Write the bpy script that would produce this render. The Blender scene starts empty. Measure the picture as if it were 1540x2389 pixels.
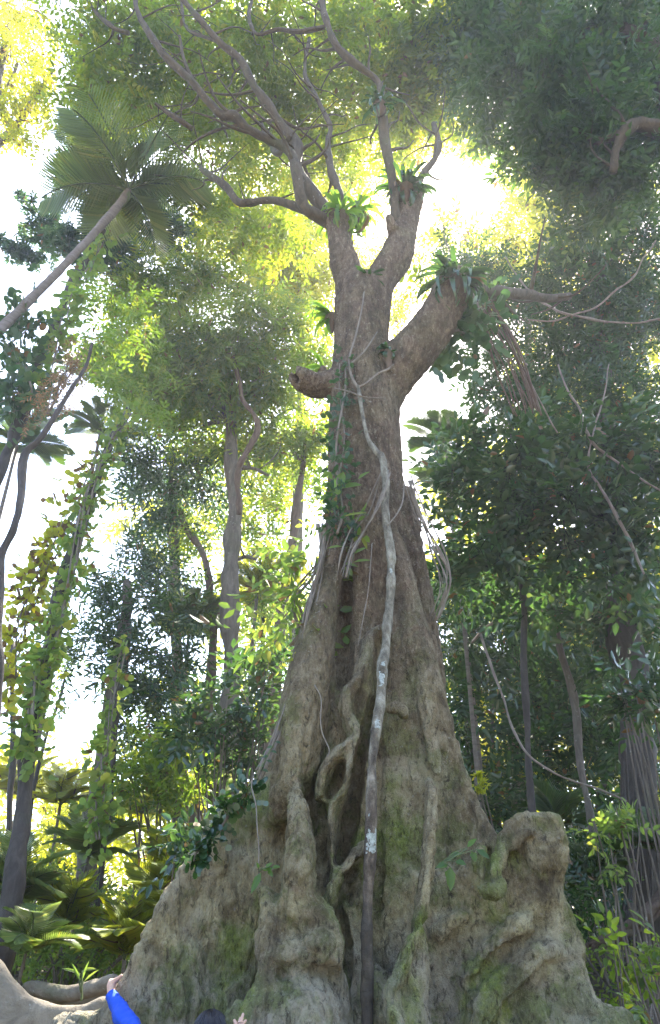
import bpy, math, random
import numpy as np
from mathutils import Vector, Matrix
R = math.radians
rng = np.random.default_rng(7)
random.seed(7)

# ------------------------------------------------------------------ camera, world, sun, exposure
F, PITCH, CAMZ = 1590.0, R(31.0), 1.65          # focal length in units of a 1540 px wide frame
scene = bpy.context.scene
camd = bpy.data.cameras.new("camera"); cam = bpy.data.objects.new("camera", camd)
scene.collection.objects.link(cam); scene.camera = cam
cam.location = (0, 0, CAMZ); cam.rotation_euler = (math.pi/2 + PITCH, 0, 0)
camd.sensor_fit = 'HORIZONTAL'; camd.sensor_width = 36; camd.lens = 36*F/1540
camd.clip_start = 0.05; camd.clip_end = 3000

SUN_PX = (1120, 440)
CP, SP = math.cos(PITCH), math.sin(PITCH)
def ray(px, py):
    u = 1194.5 - py
    return np.array([px-770.0, F*CP - u*SP, F*SP + u*CP])
def at(px, py, Y):
    d = ray(px, py); return np.array([0, 0, CAMZ]) + d*(Y/d[1])
def tt(px, py, Y): return Y/ray(px, py)[1]       # metres per frame unit there
sd = ray(*SUN_PX); sd /= np.linalg.norm(sd)
SUN_EL = math.asin(sd[2]); SUN_AZ = math.atan2(sd[0], sd[1])

world = bpy.data.worlds.new("World"); scene.world = world; world.use_nodes = True
wn = world.node_tree.nodes; wl = world.node_tree.links
sky = wn.new('ShaderNodeTexSky'); sky.sky_type = 'NISHITA'; sky.sun_disc = False
sky.sun_elevation = SUN_EL; sky.sun_rotation = SUN_AZ
sky.air_density = 1.0; sky.dust_density = 2.0; sky.ozone_density = 1.0
wn['Background'].inputs['Strength'].default_value = 0.15
wl.new(sky.outputs[0], wn['Background'].inputs['Color'])
sl = bpy.data.lights.new("sun", 'SUN'); sl.energy = 5.0; sl.angle = R(0.6); sl.color = (1, .93, .8)
sun = bpy.data.objects.new("sun", sl); scene.collection.objects.link(sun)
sun.rotation_euler = Vector(sd).to_track_quat('Z', 'Y').to_euler()
scene.view_settings.view_transform = 'Standard'; scene.view_settings.look = 'None'
scene.view_settings.exposure = 2.75; scene.view_settings.gamma = 1
cy = scene.cycles
cy.max_bounces = 7; cy.diffuse_bounces = 4; cy.glossy_bounces = 2; cy.transmission_bounces = 4; cy.transparent_max_bounces = 4
cy.volume_bounces = 0
cy.use_denoising = True
cy.denoising_prefilter = 'NONE'
try: cy.denoiser = 'OPENIMAGEDENOISE'
except Exception: pass
cy.sample_clamp_indirect = .8; cy.sample_clamp_direct = .9

# ------------------------------------------------------------------ helpers
COL = scene.collection
def tag(o, label=None, cat=None, group=None, kind=None):
    if label: o['label'] = label
    if cat: o['category'] = cat
    if group: o['group'] = group
    if kind: o['kind'] = kind
    return o
def empty(name, loc, label, cat, group=None, kind=None):
    o = bpy.data.objects.new(name, None); COL.objects.link(o); o.location = Vector([float(c) for c in loc])
    o.empty_display_size = .2
    return tag(o, label, cat, group, kind)
def hsh(ix, iy, iz, s):
    n = (ix.astype(np.int64)*374761393 + iy.astype(np.int64)*668265263 + iz.astype(np.int64)*2147483647 + s*974634777) & 0xffffffff
    n = ((n ^ (n >> 13))*1274126177) & 0xffffffff
    n = ((n ^ (n >> 15))*2246822519) & 0xffffffff
    return ((n ^ (n >> 16)) & 0xffff)/65535.0
def vn(p, sc, seed=0):
    """value noise -1..1 at points p (N,3); sc scalar or per-axis"""
    q = p*np.array(sc); i = np.floor(q); f = q-i; f = f*f*(3-2*f); i = i.astype(np.int64)
    r = 0
    for a in (0, 1):
        for b in (0, 1):
            for c in (0, 1):
                w = (f[:, 0] if a else 1-f[:, 0])*(f[:, 1] if b else 1-f[:, 1])*(f[:, 2] if c else 1-f[:, 2])
                r = r + w*hsh(i[:, 0]+a, i[:, 1]+b, i[:, 2]+c, seed)
    return r*2-1
def fbm(p, sc, o=3, seed=0):
    r = 0; a = 1; sc = np.array(sc, float)
    for k in range(o): r = r + a*vn(p, sc*(2.03**k), seed+k); a *= .5
    return r

class MB:
    """collects quads; build() links them as one mesh object"""
    def __init__(s): s.v = []; s.f = []; s.m = []; s.a = []; s.n = 0
    def add(s, v, f, mat=0, attr=None):
        v = np.asarray(v, np.float32).reshape(-1, 3); f = np.asarray(f, np.int64).reshape(-1, 4)
        s.v.append(v); s.f.append(f+s.n); s.n += len(v)
        s.m.append(np.full(len(f), mat, np.int32))
        s.a.append(np.full(len(f), .5, np.float32) if attr is None else np.asarray(attr, np.float32))
    def build(s, name, mats, parent=None, smooth=True, origin=None):
        v = np.concatenate(s.v); f = np.concatenate(s.f)
        if origin is None:
            origin = np.array(parent.matrix_world.translation if False else parent.location) if parent else v.mean(0)
        o = mesh_obj(name, v-np.asarray(origin, np.float32), f, mats, parent, smooth, np.concatenate(s.m), np.concatenate(s.a))
        if parent is None: o.location = Vector([float(c) for c in origin])
        return o
def mesh_obj(name, v, f, mats, parent=None, smooth=True, mi=None, at_=None):
    me = bpy.data.meshes.new(name)
    me.vertices.add(len(v)); me.vertices.foreach_set('co', np.asarray(v, np.float32).ravel())
    k = f.shape[1]
    me.loops.add(f.size); me.loops.foreach_set('vertex_index', f.ravel().astype(np.int32))
    me.polygons.add(len(f)); me.polygons.foreach_set('loop_start', np.arange(0, f.size, k, dtype=np.int32))
    if mi is not None: me.polygons.foreach_set('material_index', mi)
    me.polygons.foreach_set('use_smooth', np.full(len(f), smooth))
    for m in (mats if isinstance(mats, (list, tuple)) else [mats]): me.materials.append(m)
    if at_ is not None:
        a = me.attributes.new('v', 'FLOAT', 'FACE'); a.data.foreach_set('value', at_)
    me.update(calc_edges=True)
    o = bpy.data.objects.new(name, me); COL.objects.link(o)
    if parent: o.parent = parent
    return o

def spline(P, n=6):
    P = np.asarray(P, float)
    if len(P) < 3: 
        t = np.linspace(0, 1, n+1)[:, None]; return P[0]*(1-t)+P[-1]*t
    Q = np.vstack([2*P[0]-P[1], P, 2*P[-1]-P[-2]]); out = []
    for i in range(1, len(Q)-2):
        for j in range(n):
            t = j/n; a, b, c, d = Q[i-1], Q[i], Q[i+1], Q[i+2]
            out.append(.5*((2*b)+(-a+c)*t+(2*a-5*b+4*c-d)*t*t+(-a+3*b-3*c+d)*t**3))
    out.append(Q[-2]); return np.array(out)
def tube(mb, pts4, sides=8, n=6, rough=.06, mat=0, seed=0, freq=4.0, wob=0):
    """pts4: (x,y,z,r) control points"""
    C = spline(pts4, n); P = C[:, :3].copy(); r = np.maximum(C[:, 3], .0005)
    if wob: P += np.stack([vn(P, freq*.5, seed+31+k) for k in range(3)], 1)*wob
    T = np.gradient(P, axis=0); T /= np.linalg.norm(T, axis=1)[:, None]+1e-9
    u = np.cross(T[0], [0.3, 1, .1]); u /= np.linalg.norm(u); V = []
    ang = np.linspace(0, 2*math.pi, sides, endpoint=False)
    for i in range(len(P)):
        u = u - T[i]*u.dot(T[i]); u /= np.linalg.norm(u); w = np.cross(T[i], u)
        V.append(P[i] + r[i]*(np.cos(ang)[:, None]*u + np.sin(ang)[:, None]*w))
    V.append(np.repeat(P[-1:], sides, 0)); V.insert(0, np.repeat(P[:1], sides, 0))
    V = np.array(V); m = len(V); V = V.reshape(-1, 3)
    if rough:
        Cc = np.repeat(np.vstack([P[:1], P, P[-1:]]), sides, 0); rr = np.repeat(np.concatenate([r[:1], r, r[-1:]]), sides)
        V = V + (V-Cc)*(rough*4*vn(V, freq, seed)+rough*2*vn(V, freq*4, seed+5))[:, None]
    i = np.arange(m-1)[:, None]*sides; j = np.arange(sides)[None]; k = (j+1) % sides
    f = np.stack([i+j, i+k, i+sides+k, i+sides+j], -1).reshape(-1, 4)
    mb.add(V, f, mat)
def px4(L, s=1.0):
    """[(px,py,Y,rpx)] -> world (x,y,z,r)"""
    return [np.append(at(a, b, Y), r*tt(a, b, Y)*s) for a, b, Y, r in L]

# ------------------------------------------------------------------ materials
def nt(name):
    m = bpy.data.materials.new(name); m.use_nodes = True
    n = m.node_tree.nodes; l = m.node_tree.links
    return m, n, l, n['Principled BSDF'], n['Material Output']
def ramp(n, l, fac, stops):
    r = n.new('ShaderNodeValToRGB'); e = r.color_ramp.elements
    e[0].position, e[0].color = stops[0][0], (*stops[0][1], 1)
    e[1].position, e[1].color = stops[-1][0], (*stops[-1][1], 1)
    for p, c in stops[1:-1]:
        x = e.new(p); x.color = (*c, 1)
    l.new(fac, r.inputs[0]); return r.outputs[0]
def noise(n, l, scale, detail=4, rough=.55, vec=None, dist=0):
    x = n.new('ShaderNodeTexNoise'); x.inputs['Scale'].default_value = scale
    x.inputs['Detail'].default_value = detail; x.inputs['Roughness'].default_value = rough
    x.inputs['Distortion'].default_value = dist
    if vec is not None: l.new(vec, x.inputs['Vector'])
    return x.outputs[0]
def mapping(n, l, sc):
    t = n.new('ShaderNodeTexCoord'); m = n.new('ShaderNodeMapping'); m.inputs['Scale'].default_value = sc
    l.new(t.outputs['Object'], m.inputs[0]); return m.outputs[0]
def mix(n, l, f, a, b):
    x = n.new('ShaderNodeMix'); x.data_type = 'RGBA'
    if isinstance(f, (int, float)): x.inputs[0].default_value = f
    else: l.new(f, x.inputs[0])
    for s, c in ((6, a), (7, b)):
        if isinstance(c, tuple): x.inputs[s].default_value = (*c, 1)
        else: l.new(c, x.inputs[s])
    return x.outputs[2]
def rng_(n, l, v, a, b, c=0, d=1):
    x = n.new('ShaderNodeMapRange'); x.inputs[1].default_value = a; x.inputs[2].default_value = b
    x.inputs[3].default_value = c; x.inputs[4].default_value = d; l.new(v, x.inputs[0]); return x.outputs[0]
def math_(n, l, op, a, b):
    x = n.new('ShaderNodeMath'); x.operation = op
    for i, c in enumerate((a, b)):
        if isinstance(c, (int, float)): x.inputs[i].default_value = c
        else: l.new(c, x.inputs[i])
    return x.outputs[0]
def bump(n, l, h, bs, st=.6, d=.02):
    b = n.new('ShaderNodeBump'); b.inputs['Strength'].default_value = st; b.inputs['Distance'].default_value = d
    l.new(h, b.inputs['Height']); l.new(b.outputs[0], bs.inputs['Normal'])

def leaf_mat(name, cols, trans, gloss=.4, tw=.5, spec=.5):
    """cols: dark..light leaf colours over the per-leaf value; trans: colour let through"""
    m, n, l, bs, out = nt(name)
    a = n.new('ShaderNodeAttribute'); a.attribute_name = 'v'
    st = [(i*.95/(len(cols)-1), c) for i, c in enumerate(cols)] + [(.97, (.16, .09, .03))]
    c = ramp(n, l, a.outputs['Fac'], st)
    l.new(c, bs.inputs['Base Color']); bs.inputs['Roughness'].default_value = gloss
    bs.inputs['Specular IOR Level'].default_value = spec
    t = n.new('ShaderNodeBsdfTranslucent')
    tc = ramp(n, l, a.outputs['Fac'], [(0, tuple(x*.6 for x in trans)), (.6, trans), (.95, (min(trans[0]*1.7, .8), trans[1]*1.1, trans[2]*1.1)), (.97, (.18, .11, .04))])
    l.new(tc, t.inputs[0])
    mx = n.new('ShaderNodeMixShader'); mx.inputs[0].default_value = tw
    l.new(bs.outputs[0], mx.inputs[1]); l.new(t.outputs[0], mx.inputs[2]); l.new(mx.outputs[0], out.inputs[0])
    return m
G_MID = leaf_mat('leaf_mid', [(.015, .045, .012), (.035, .085, .02), (.07, .13, .03)], (.30, .46, .03), .45, .54)
G_DARK = leaf_mat('leaf_dark', [(.010, .032, .014), (.02, .055, .022), (.045, .09, .035)], (.08, .18, .03), .22, .35, .8)
G_BLUE = leaf_mat('leaf_bluish', [(.012, .035, .018), (.025, .06, .028), (.05, .1, .045)], (.09, .19, .05), .38, .45)
G_YEL = leaf_mat('leaf_yellow_sunlit', [(.06, .12, .015), (.12, .19, .02), (.24, .27, .03)], (.58, .60, .03), .5, .62)  # yellow leaves; on sunlit plants the sunlight is put into this colour
G_LIME = leaf_mat('leaf_creeper', [(.05, .11, .02), (.09, .17, .03), (.15, .2, .035)], (.28, .42, .06), .45, .55)
G_PALM = leaf_mat('leaf_palm', [(.02, .055, .018), (.04, .09, .025), (.09, .14, .04)], (.22, .36, .05), .35, .5)
G_PALM2 = leaf_mat('leaf_palm_lit', [(.05, .09, .03), (.10, .15, .05), (.2, .22, .09)], (.42, .54, .12), .35, .6)  # lit copy of the palm leaf, brightness put into its colour
G_FERN = leaf_mat('leaf_strap', [(.025, .07, .02), (.04, .1, .025), (.07, .14, .03)], (.26, .45, .04), .4, .55)
G_DEAD = leaf_mat('leaf_dead', [(.10, .06, .035), (.16, .10, .05), (.22, .15, .08)], (.4, .25, .1), .7, .4)
G_CAN = leaf_mat('leaf_canopy', [(.012, .036, .010), (.03, .075, .016), (.07, .125, .025)], (.40, .52, .025), .4, .57)
G_SHADE = leaf_mat('leaf_shade', [(.010, .030, .010), (.022, .055, .016), (.05, .095, .028)], (.11, .21, .03), .4, .42)  # darker leaves, the overhang's shade put into their colour
G_LITTER = leaf_mat('leaf_litter', [(.05, .035, .025), (.11, .075, .05), (.2, .15, .11)], (.1, .06, .03), .8, .15)

def bark(name, c0, c1, c2, sc=(6, 6, 1.4), st=.7, d=.02, moss=0, lich=0, rough=.9):
    m, n, l, bs, out = nt(name)
    v = mapping(n, l, sc); v2 = mapping(n, l, (1, 1, 1))
    a = noise(n, l, 2.2, 6, .65, v, .6); b = noise(n, l, 9, 4, .6, v2)
    c = ramp(n, l, a, [(.25, c0), (.5, c1), (.75, c2)])
    c = mix(n, l, rng_(n, l, b, .45, .75, 0, .55), c, c1)
    if moss:
        g = noise(n, l, 1.6, 5, .6, v2); c = mix(n, l, rng_(n, l, g, .52, .68, 0, moss), c, (.045, .075, .018))
    if lich:
        g = noise(n, l, 14, 3, .7, v2); c = mix(n, l, rng_(n, l, g, .64, .7, 0, lich), c, (.33, .33, .29))
    l.new(c, bs.inputs['Base Color']); bs.inputs['Roughness'].default_value = rough
    h = math_(n, l, 'ADD', a, math_(n, l, 'MULTIPLY', noise(n, l, 40, 5, .7, v2), .5))
    bump(n, l, h, bs, st, d); return m
B_GREY = bark('bark_grey', (.06, .045, .035), (.12, .095, .075), (.2, .17, .14), lich=.5, moss=.3)
B_BROWN = bark('bark_brown', (.05, .03, .022), (.11, .07, .05), (.17, .12, .09), moss=.3)
B_LIMB = bark('bark_limb', (.022, .016, .009), (.055, .041, .024), (.10, .075, .045), moss=.4, lich=.3)
B_DARK = bark('bark_dark', (.02, .015, .012), (.045, .035, .03), (.09, .075, .065), moss=.2)  # dark bark; silhouetted trunks get their shade from this colour
B_PALM = bark('bark_palm', (.07, .055, .045), (.15, .12, .1), (.22, .19, .16), (2, 2, 9))
B_VINE = bark('bark_vine', (.08, .06, .05), (.17, .14, .11), (.27, .23, .18), (8, 8, 3), d=.006)
B_STEM = bark('stem_green', (.05, .07, .03), (.09, .12, .05), (.14, .16, .07), d=.003)
B_ROOT = bark('bark_pale_root', (.07, .055, .04), (.19, .16, .12), (.30, .26, .2), (3, 3, 3), st=.9, d=.02, moss=.5, lich=.5)

def giant_bark():
    m, n, l, bs, out = nt('bark_giant')
    v1 = mapping(n, l, (1, 1, 1)); vs = mapping(n, l, (5, 5, 1.1))
    tc = n.new('ShaderNodeTexCoord'); sep = n.new('ShaderNodeSeparateXYZ'); l.new(tc.outputs['Object'], sep.inputs[0])
    z = sep.outputs[2]
    a = noise(n, l, 1.8, 7, .68, vs, .8); b = noise(n, l, 3.0, 6, .62, v1); fine = noise(n, l, 60, 5, .75, v1)
    low = ramp(n, l, noise(n, l, 5.0, 9, .72, v1, .4), [(.30, (.13, .095, .045)), (.44, (.34, .275, .14)), (.54, (.53, .45, .255)), (.68, (.68, .60, .39))])  # tan lower bark, lightened to stand in for light from the front
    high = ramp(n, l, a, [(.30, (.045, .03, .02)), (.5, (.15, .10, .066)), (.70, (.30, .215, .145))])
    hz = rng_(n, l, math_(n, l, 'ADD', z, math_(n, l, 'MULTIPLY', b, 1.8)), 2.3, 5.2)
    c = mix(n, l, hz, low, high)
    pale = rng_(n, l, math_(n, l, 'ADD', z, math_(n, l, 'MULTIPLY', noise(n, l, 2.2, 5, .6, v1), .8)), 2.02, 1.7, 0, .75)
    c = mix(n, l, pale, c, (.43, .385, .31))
    # moss fades out up the trunk
    ms = noise(n, l, 2.4, 7, .62, v1, .3); mf = noise(n, l, 26, 4, .7, v1)
    mk = math_(n, l, 'ADD', rng_(n, l, ms, .46, .60), math_(n, l, 'MULTIPLY', rng_(n, l, mf, .3, .7), .45))
    mk = math_(n, l, 'MULTIPLY', rng_(n, l, mk, .45, 1.1), rng_(n, l, z, 4.2, 2.0, .12, .75))
    c = mix(n, l, mk, c, mix(n, l, rng_(n, l, mf, .3, .7), (.07, .10, .022), (.19, .23, .045)))
    # reddish flushes and pale lichen freckles
    rd = noise(n, l, 7, 4, .6, v1); c = mix(n, l, rng_(n, l, rd, .6, .75, 0, .5), c, (.22, .12, .085))
    sp = noise(n, l, 34, 3, .6, v1); c = mix(n, l, rng_(n, l, sp, .64, .70, 0, .6), c, (.42, .39, .33))
    dk = noise(n, l, 22, 5, .75, vs); c = mix(n, l, rng_(n, l, dk, .42, .25, 0, .7), c, (.04, .03, .022))
    # broad damp and weathered areas
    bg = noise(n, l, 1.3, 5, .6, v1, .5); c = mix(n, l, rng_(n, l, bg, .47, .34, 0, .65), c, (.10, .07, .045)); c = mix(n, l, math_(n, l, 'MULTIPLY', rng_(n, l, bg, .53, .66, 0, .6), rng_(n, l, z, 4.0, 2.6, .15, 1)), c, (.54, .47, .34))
    b2 = noise(n, l, 3.7, 6, .65, mapping(n, l, (1, 1, .45)), .8); c = mix(n, l, rng_(n, l, b2, .44, .34, 0, .6), c, (.07, .055, .037))
    m2 = noise(n, l, 2.0, 6, .6, mapping(n, l, (1.1, .9, .8)), .4); c = mix(n, l, math_(n, l, 'MULTIPLY', rng_(n, l, m2, .54, .62), rng_(n, l, z, 3.4, 2.2, 0, .6)), c, mix(n, l, rng_(n, l, mf, .3, .7), (.12, .18, .03), (.32, .38, .06)))
    # fine flaky mottling and dark pits
    f1 = noise(n, l, 48, 6, .8, v1, .5); f2 = noise(n, l, 18, 8, .8, mapping(n, l, (1.4, 1.4, .6)), .6)
    c = mix(n, l, rng_(n, l, f2, .48, .37, 0, .85), c, (.045, .033, .02)); c = mix(n, l, rng_(n, l, f2, .54, .66, 0, .5), c, (.55, .47, .33))
    c = mix(n, l, rng_(n, l, f1, .45, .34, 0, .5), c, (.045, .036, .025)); c = mix(n, l, rng_(n, l, f1, .58, .68, 0, .4), c, (.55, .50, .38))
    l.new(c, bs.inputs['Base Color']); bs.inputs['Roughness'].default_value = .92
    bs.inputs['Specular IOR Level'].default_value = .3
    h = math_(n, l, 'ADD', math_(n, l, 'MULTIPLY', noise(n, l, 11, 7, .72, mapping(n, l, (1.6, 1.6, .7)), .5), 1.6), math_(n, l, 'MULTIPLY', fine, .45))
    bump(n, l, h, bs, 1.0, .06); return m
B_GIANT = giant_bark()

def plain(name, col, rough=.7, var=.25, sc=30, bd=.002):
    m, n, l, bs, out = nt(name)
    v = mapping(n, l, (1, 1, 1)); a = noise(n, l, sc, 5, .6, v)
    c = ramp(n, l, a, [(.3, tuple(x*(1-var) for x in col)), (.7, tuple(min(1, x*(1+var)) for x in col))])
    l.new(c, bs.inputs['Base Color']); bs.inputs['Roughness'].default_value = rough
    bump(n, l, a, bs, .5, bd); return m, bs

# ------------------------------------------------------------------ ground
def gh(x, y):
    """terrain height: flat round the camera, rising behind the tree"""
    s = np.clip((y-5.2)/4.5, 0, 1); s = s*s*(3-2*s)
    p = np.stack([np.ravel(x), np.ravel(y), np.zeros(np.size(x))], 1)
    n = fbm(p, .35, 4, 3).reshape(np.shape(x))
    far = np.clip((y-10), 0, 400)*.02
    return 1.1*s + far + .10*n*(np.abs(x)+np.abs(y) < 900)
gm, gn, gl, gbs, gout = nt('forest_floor')
gv = mapping(gn, gl, (1, 1, 1)); ga = noise(gn, gl, .8, 8, .7, gv); gb = noise(gn, gl, 14, 5, .7, gv)
gc = ramp(gn, gl, gb, [(.3, (.03, .02, .014)), (.5, (.075, .052, .036)), (.7, (.15, .11, .08))])
gc = mix(gn, gl, rng_(gn, gl, ga, .5, .62, 0, .8), gc, (.04, .06, .02))
gtc = gn.new('ShaderNodeTexCoord'); gsp = gn.new('ShaderNodeSeparateXYZ'); gl.new(gtc.outputs['Object'], gsp.inputs[0])
gy = math_(gn, gl, 'ADD', gsp.outputs[1], math_(gn, gl, 'MULTIPLY', ga, 2.0))
gc = mix(gn, gl, rng_(gn, gl, gy, 5.6, 4.6), gc, ramp(gn, gl, gb, [(.3, (.20, .15, .10)), (.7, (.38, .30, .21))]))  # ground made paler near the camera, added to bounce light onto the trunk
gl.new(gc, gbs.inputs['Base Color']); gbs.inputs['Roughness'].default_value = .95; bump(gn, gl, gb, gbs, .8, .05)
ax = np.sinh(np.linspace(-5.2, 5.2, 260)); ax = ax/ax.max()*110
ay = ax + 6
X, Y_ = np.meshgrid(ax, ay, indexing='ij'); Z = gh(X, Y_)
nv = len(ax); ii = (np.arange(nv-1)[:, None]*nv+np.arange(nv-1)[None]).ravel()
o = mesh_obj('ground', np.stack([X, Y_, Z], -1).reshape(-1, 3), np.stack([ii, ii+nv, ii+nv+1, ii+1], 1), gm)
tag(o, kind='structure')
def g1(x, y): return float(gh(np.array([x]), np.array([y]))[0])

# ------------------------------------------------------------------ implicit modelling of the buttressed trunks
class SDF:
    def __init__(s, lo, hi, h):
        s.lo = np.array(lo, float); s.h = h; s.n = np.ceil((np.array(hi)-s.lo)/h).astype(int)+1
        s.D = np.full(s.n, .3, np.float32)
    def box(s, lo, hi):
        a = np.clip(np.floor((np.array(lo)-s.lo)/s.h).astype(int), 0, s.n); b = np.clip(np.ceil((np.array(hi)-s.lo)/s.h).astype(int)+1, 0, s.n)
        if (b <= a).any(): return None
        g = [(s.lo[k]+s.h*np.arange(a[k], b[k])).astype(np.float32) for k in range(3)]
        return (slice(a[0], b[0]), slice(a[1], b[1]), slice(a[2], b[2])), g[0][:, None, None], g[1][None, :, None], g[2][None, None, :]
    def comb(s, sl, d, k, sub=False):
        A = s.D[sl]
        if sub:
            d = -d; h = np.clip(.5-.5*(d-A)/k, 0, 1); s.D[sl] = A*h+d*(1-h)+k*h*(1-h)*1.0
            # smooth max
        else:
            h = np.clip(.5+.5*(A-d)/k, 0, 1); s.D[sl] = A*(1-h)+d*h-k*h*(1-h)
    def seg(s, p, q, k=.06, sub=False, flat=1.0):
        p, q = np.asarray(p, float), np.asarray(q, float); ra, rb = p[3], q[3]; m = max(ra, rb)*max(1, flat)+k*2+.02
        lo = np.minimum(p[:3], q[:3])-m; hi = np.maximum(p[:3], q[:3])+m
        r = s.box(lo, hi)
        if r is None: return
        sl, x, y, z = r; d = q[:3]-p[:3]; L = d.dot(d)+1e-9
        t = np.clip(((x-p[0])*d[0]+(y-p[1])*d[1]+(z-p[2])*d[2])/L, 0, 1)
        e = np.sqrt((x-p[0]-d[0]*t)**2+((y-p[1]-d[1]*t)/flat)**2+(z-p[2]-d[2]*t)**2)-(ra+(rb-ra)*t)
        s.comb(sl, e.astype(np.float32), k, sub)
    def chain(s, L, k=.06, sub=False, world=False, n=4, flat=1.0, s_=1.0):
        P = L if world else px4(L, s_)
        C = spline(P, n) if len(P) > 2 else np.array(P)
        for i in range(len(C)-1): s.seg(C[i], C[i+1], k, sub, flat)
    def fold(s, pts, plane, off, k=.05, sub=False, flat=1.0):
        a, b, c = plane; L = []
        for px, py, r in pts:
            d = ray(px, py); t = (a+c*(CAMZ-2))/(d[1]-b*d[0]-c*d[2]); L.append((px, py, d[1]*t-off, r))
        s.chain(L, k, sub, flat=flat)
    def plate(s, poly, plane, th, k=.08, extra=None):
        """poly: frame points of the outline, laid on the leaning plane y=a+b*x+c*(z-2); th half thickness"""
        a, b, c = plane; W = []
        for px, py in poly:
            d = ray(px, py); t = (a+c*(CAMZ-2))/(d[1]-b*d[0]-c*d[2]); W.append((d[0]*t, CAMZ+d[2]*t))
        W = np.array(W+(extra or []))
        lo = [W[:, 0].min()-.2, 0, W[:, 1].min()-.2]; hi = [W[:, 0].max()+.2, 0, W[:, 1].max()+.2]
        ys = [a+b*xx+c*(zz-2) for xx in (lo[0], hi[0]) for zz in (lo[2], hi[2])]
        lo[1] = min(ys)-th-.25; hi[1] = max(ys)+th+.25
        r = s.box(lo, hi)
        if r is None: return
        sl, x, y, z = r; x2 = x[:, 0, :]; z2 = z[0, 0, :][None, :]
        XX = np.broadcast_to(x2, (x2.shape[0], z2.shape[1])); ZZ = np.broadcast_to(z2, XX.shape)
        dd = np.full(XX.shape, 1e9); ins = np.zeros(XX.shape, bool); n = len(W)
        for i in range(n):
            p, q = W[i], W[(i+1) % n]; e = q-p; wx, wz = XX-p[0], ZZ-p[1]
            t = np.clip((wx*e[0]+wz*e[1])/(e.dot(e)+1e-9), 0, 1)
            dd = np.minimum(dd, (wx-e[0]*t)**2+(wz-e[1]*t)**2)
            cnd = ((p[1] > ZZ) != (q[1] > ZZ)) & (XX < (q[0]-p[0])*(ZZ-p[1])/((q[1]-p[1]) if abs(q[1]-p[1]) > 1e-9 else 1e-9)+p[0]); ins ^= cnd
        d2 = np.sqrt(dd)*np.where(ins, -1, 1); d2 = d2[:, None, :]
        wob = .055*vn(np.stack([XX.ravel(), ZZ.ravel(), np.zeros(XX.size)], 1), 1.3, 77).reshape(XX.shape)[:, None, :]
        wob = wob+.035*vn(np.stack([XX.ravel(), ZZ.ravel(), np.zeros(XX.size)], 1), 3.1, 78).reshape(XX.shape)[:, None, :]
        dy = np.abs(y-(a+b*x+c*(z-2)+wob*np.clip(-d2*3, 0, 1)))/math.sqrt(1+b*b+c*c)
        tl = th*(1+np.clip(-d2, 0, .8)*.5); rr = tl*.95
        q1 = d2+rr; q2 = dy-tl+rr
        e = np.sqrt(np.maximum(q1, 0)**2+np.maximum(q2, 0)**2)+np.minimum(np.maximum(q1, q2), 0)-rr
        s.comb(sl, e.astype(np.float32), k)
    def mesh(s):
        D = s.D; S = D < 0; nx, ny, nz = D.shape
        c = np.zeros((nx-1, ny-1, nz-1), np.int8)
        for a in (0, 1):
            for b in (0, 1):
                for e in (0, 1): c += S[a:nx-1+a, b:ny-1+b, e:nz-1+e]
        idx = np.argwhere((c > 0) & (c < 8)); N = len(idx)
        vid = np.full(c.shape, -1, np.int64); vid[tuple(idx.T)] = np.arange(N)
        acc = np.zeros((N, 3)); cnt = np.zeros(N)
        cor = [(a, b, e) for a in (0, 1) for b in (0, 1) for e in (0, 1)]
        for p in cor:
            for ax_ in range(3):
                if p[ax_]: continue
                q = list(p); q[ax_] = 1
                dp = D[idx[:, 0]+p[0], idx[:, 1]+p[1], idx[:, 2]+p[2]]; dq = D[idx[:, 0]+q[0], idx[:, 1]+q[1], idx[:, 2]+q[2]]
                m = (dp < 0) != (dq < 0); t = np.where(m, dp/np.where(m, dp-dq, 1), 0)
                pos = np.tile(np.array(p, float), (N, 1)); pos[:, ax_] += t
                acc += pos*m[:, None]; cnt += m
        V = s.lo+s.h*(idx+acc/cnt[:, None]); Fs = []
        for ax_ in range(3):
            o1, o2 = [(1, 2), (2, 0), (0, 1)][ax_]
            A = np.moveaxis(S, ax_, 0); m = A[:-1] != A[1:]; e = np.argwhere(m)
            e = e  # order: axis, others in ascending order
            oth = [k for k in range(3) if k != ax_]
            I = np.zeros((len(e), 3), int); I[:, ax_] = e[:, 0]; I[:, oth[0]] = e[:, 1]; I[:, oth[1]] = e[:, 2]
            ok = (I[:, o1] > 0) & (I[:, o2] > 0) & (I[:, o1] < S.shape[o1]-1) & (I[:, o2] < S.shape[o2]-1); I = I[ok]
            def cell(d1, d2):
                J = I.copy(); J[:, o1] -= d1; J[:, o2] -= d2; return vid[J[:, 0], J[:, 1], J[:, 2]]
            q = np.stack([cell(1, 1), cell(0, 1), cell(0, 0), cell(1, 0)], 1)
            inside = S[I[:, 0], I[:, 1], I[:, 2]]; q[~inside] = q[~inside][:, ::-1]; Fs.append(q)
        return V, np.concatenate(Fs)

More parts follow.
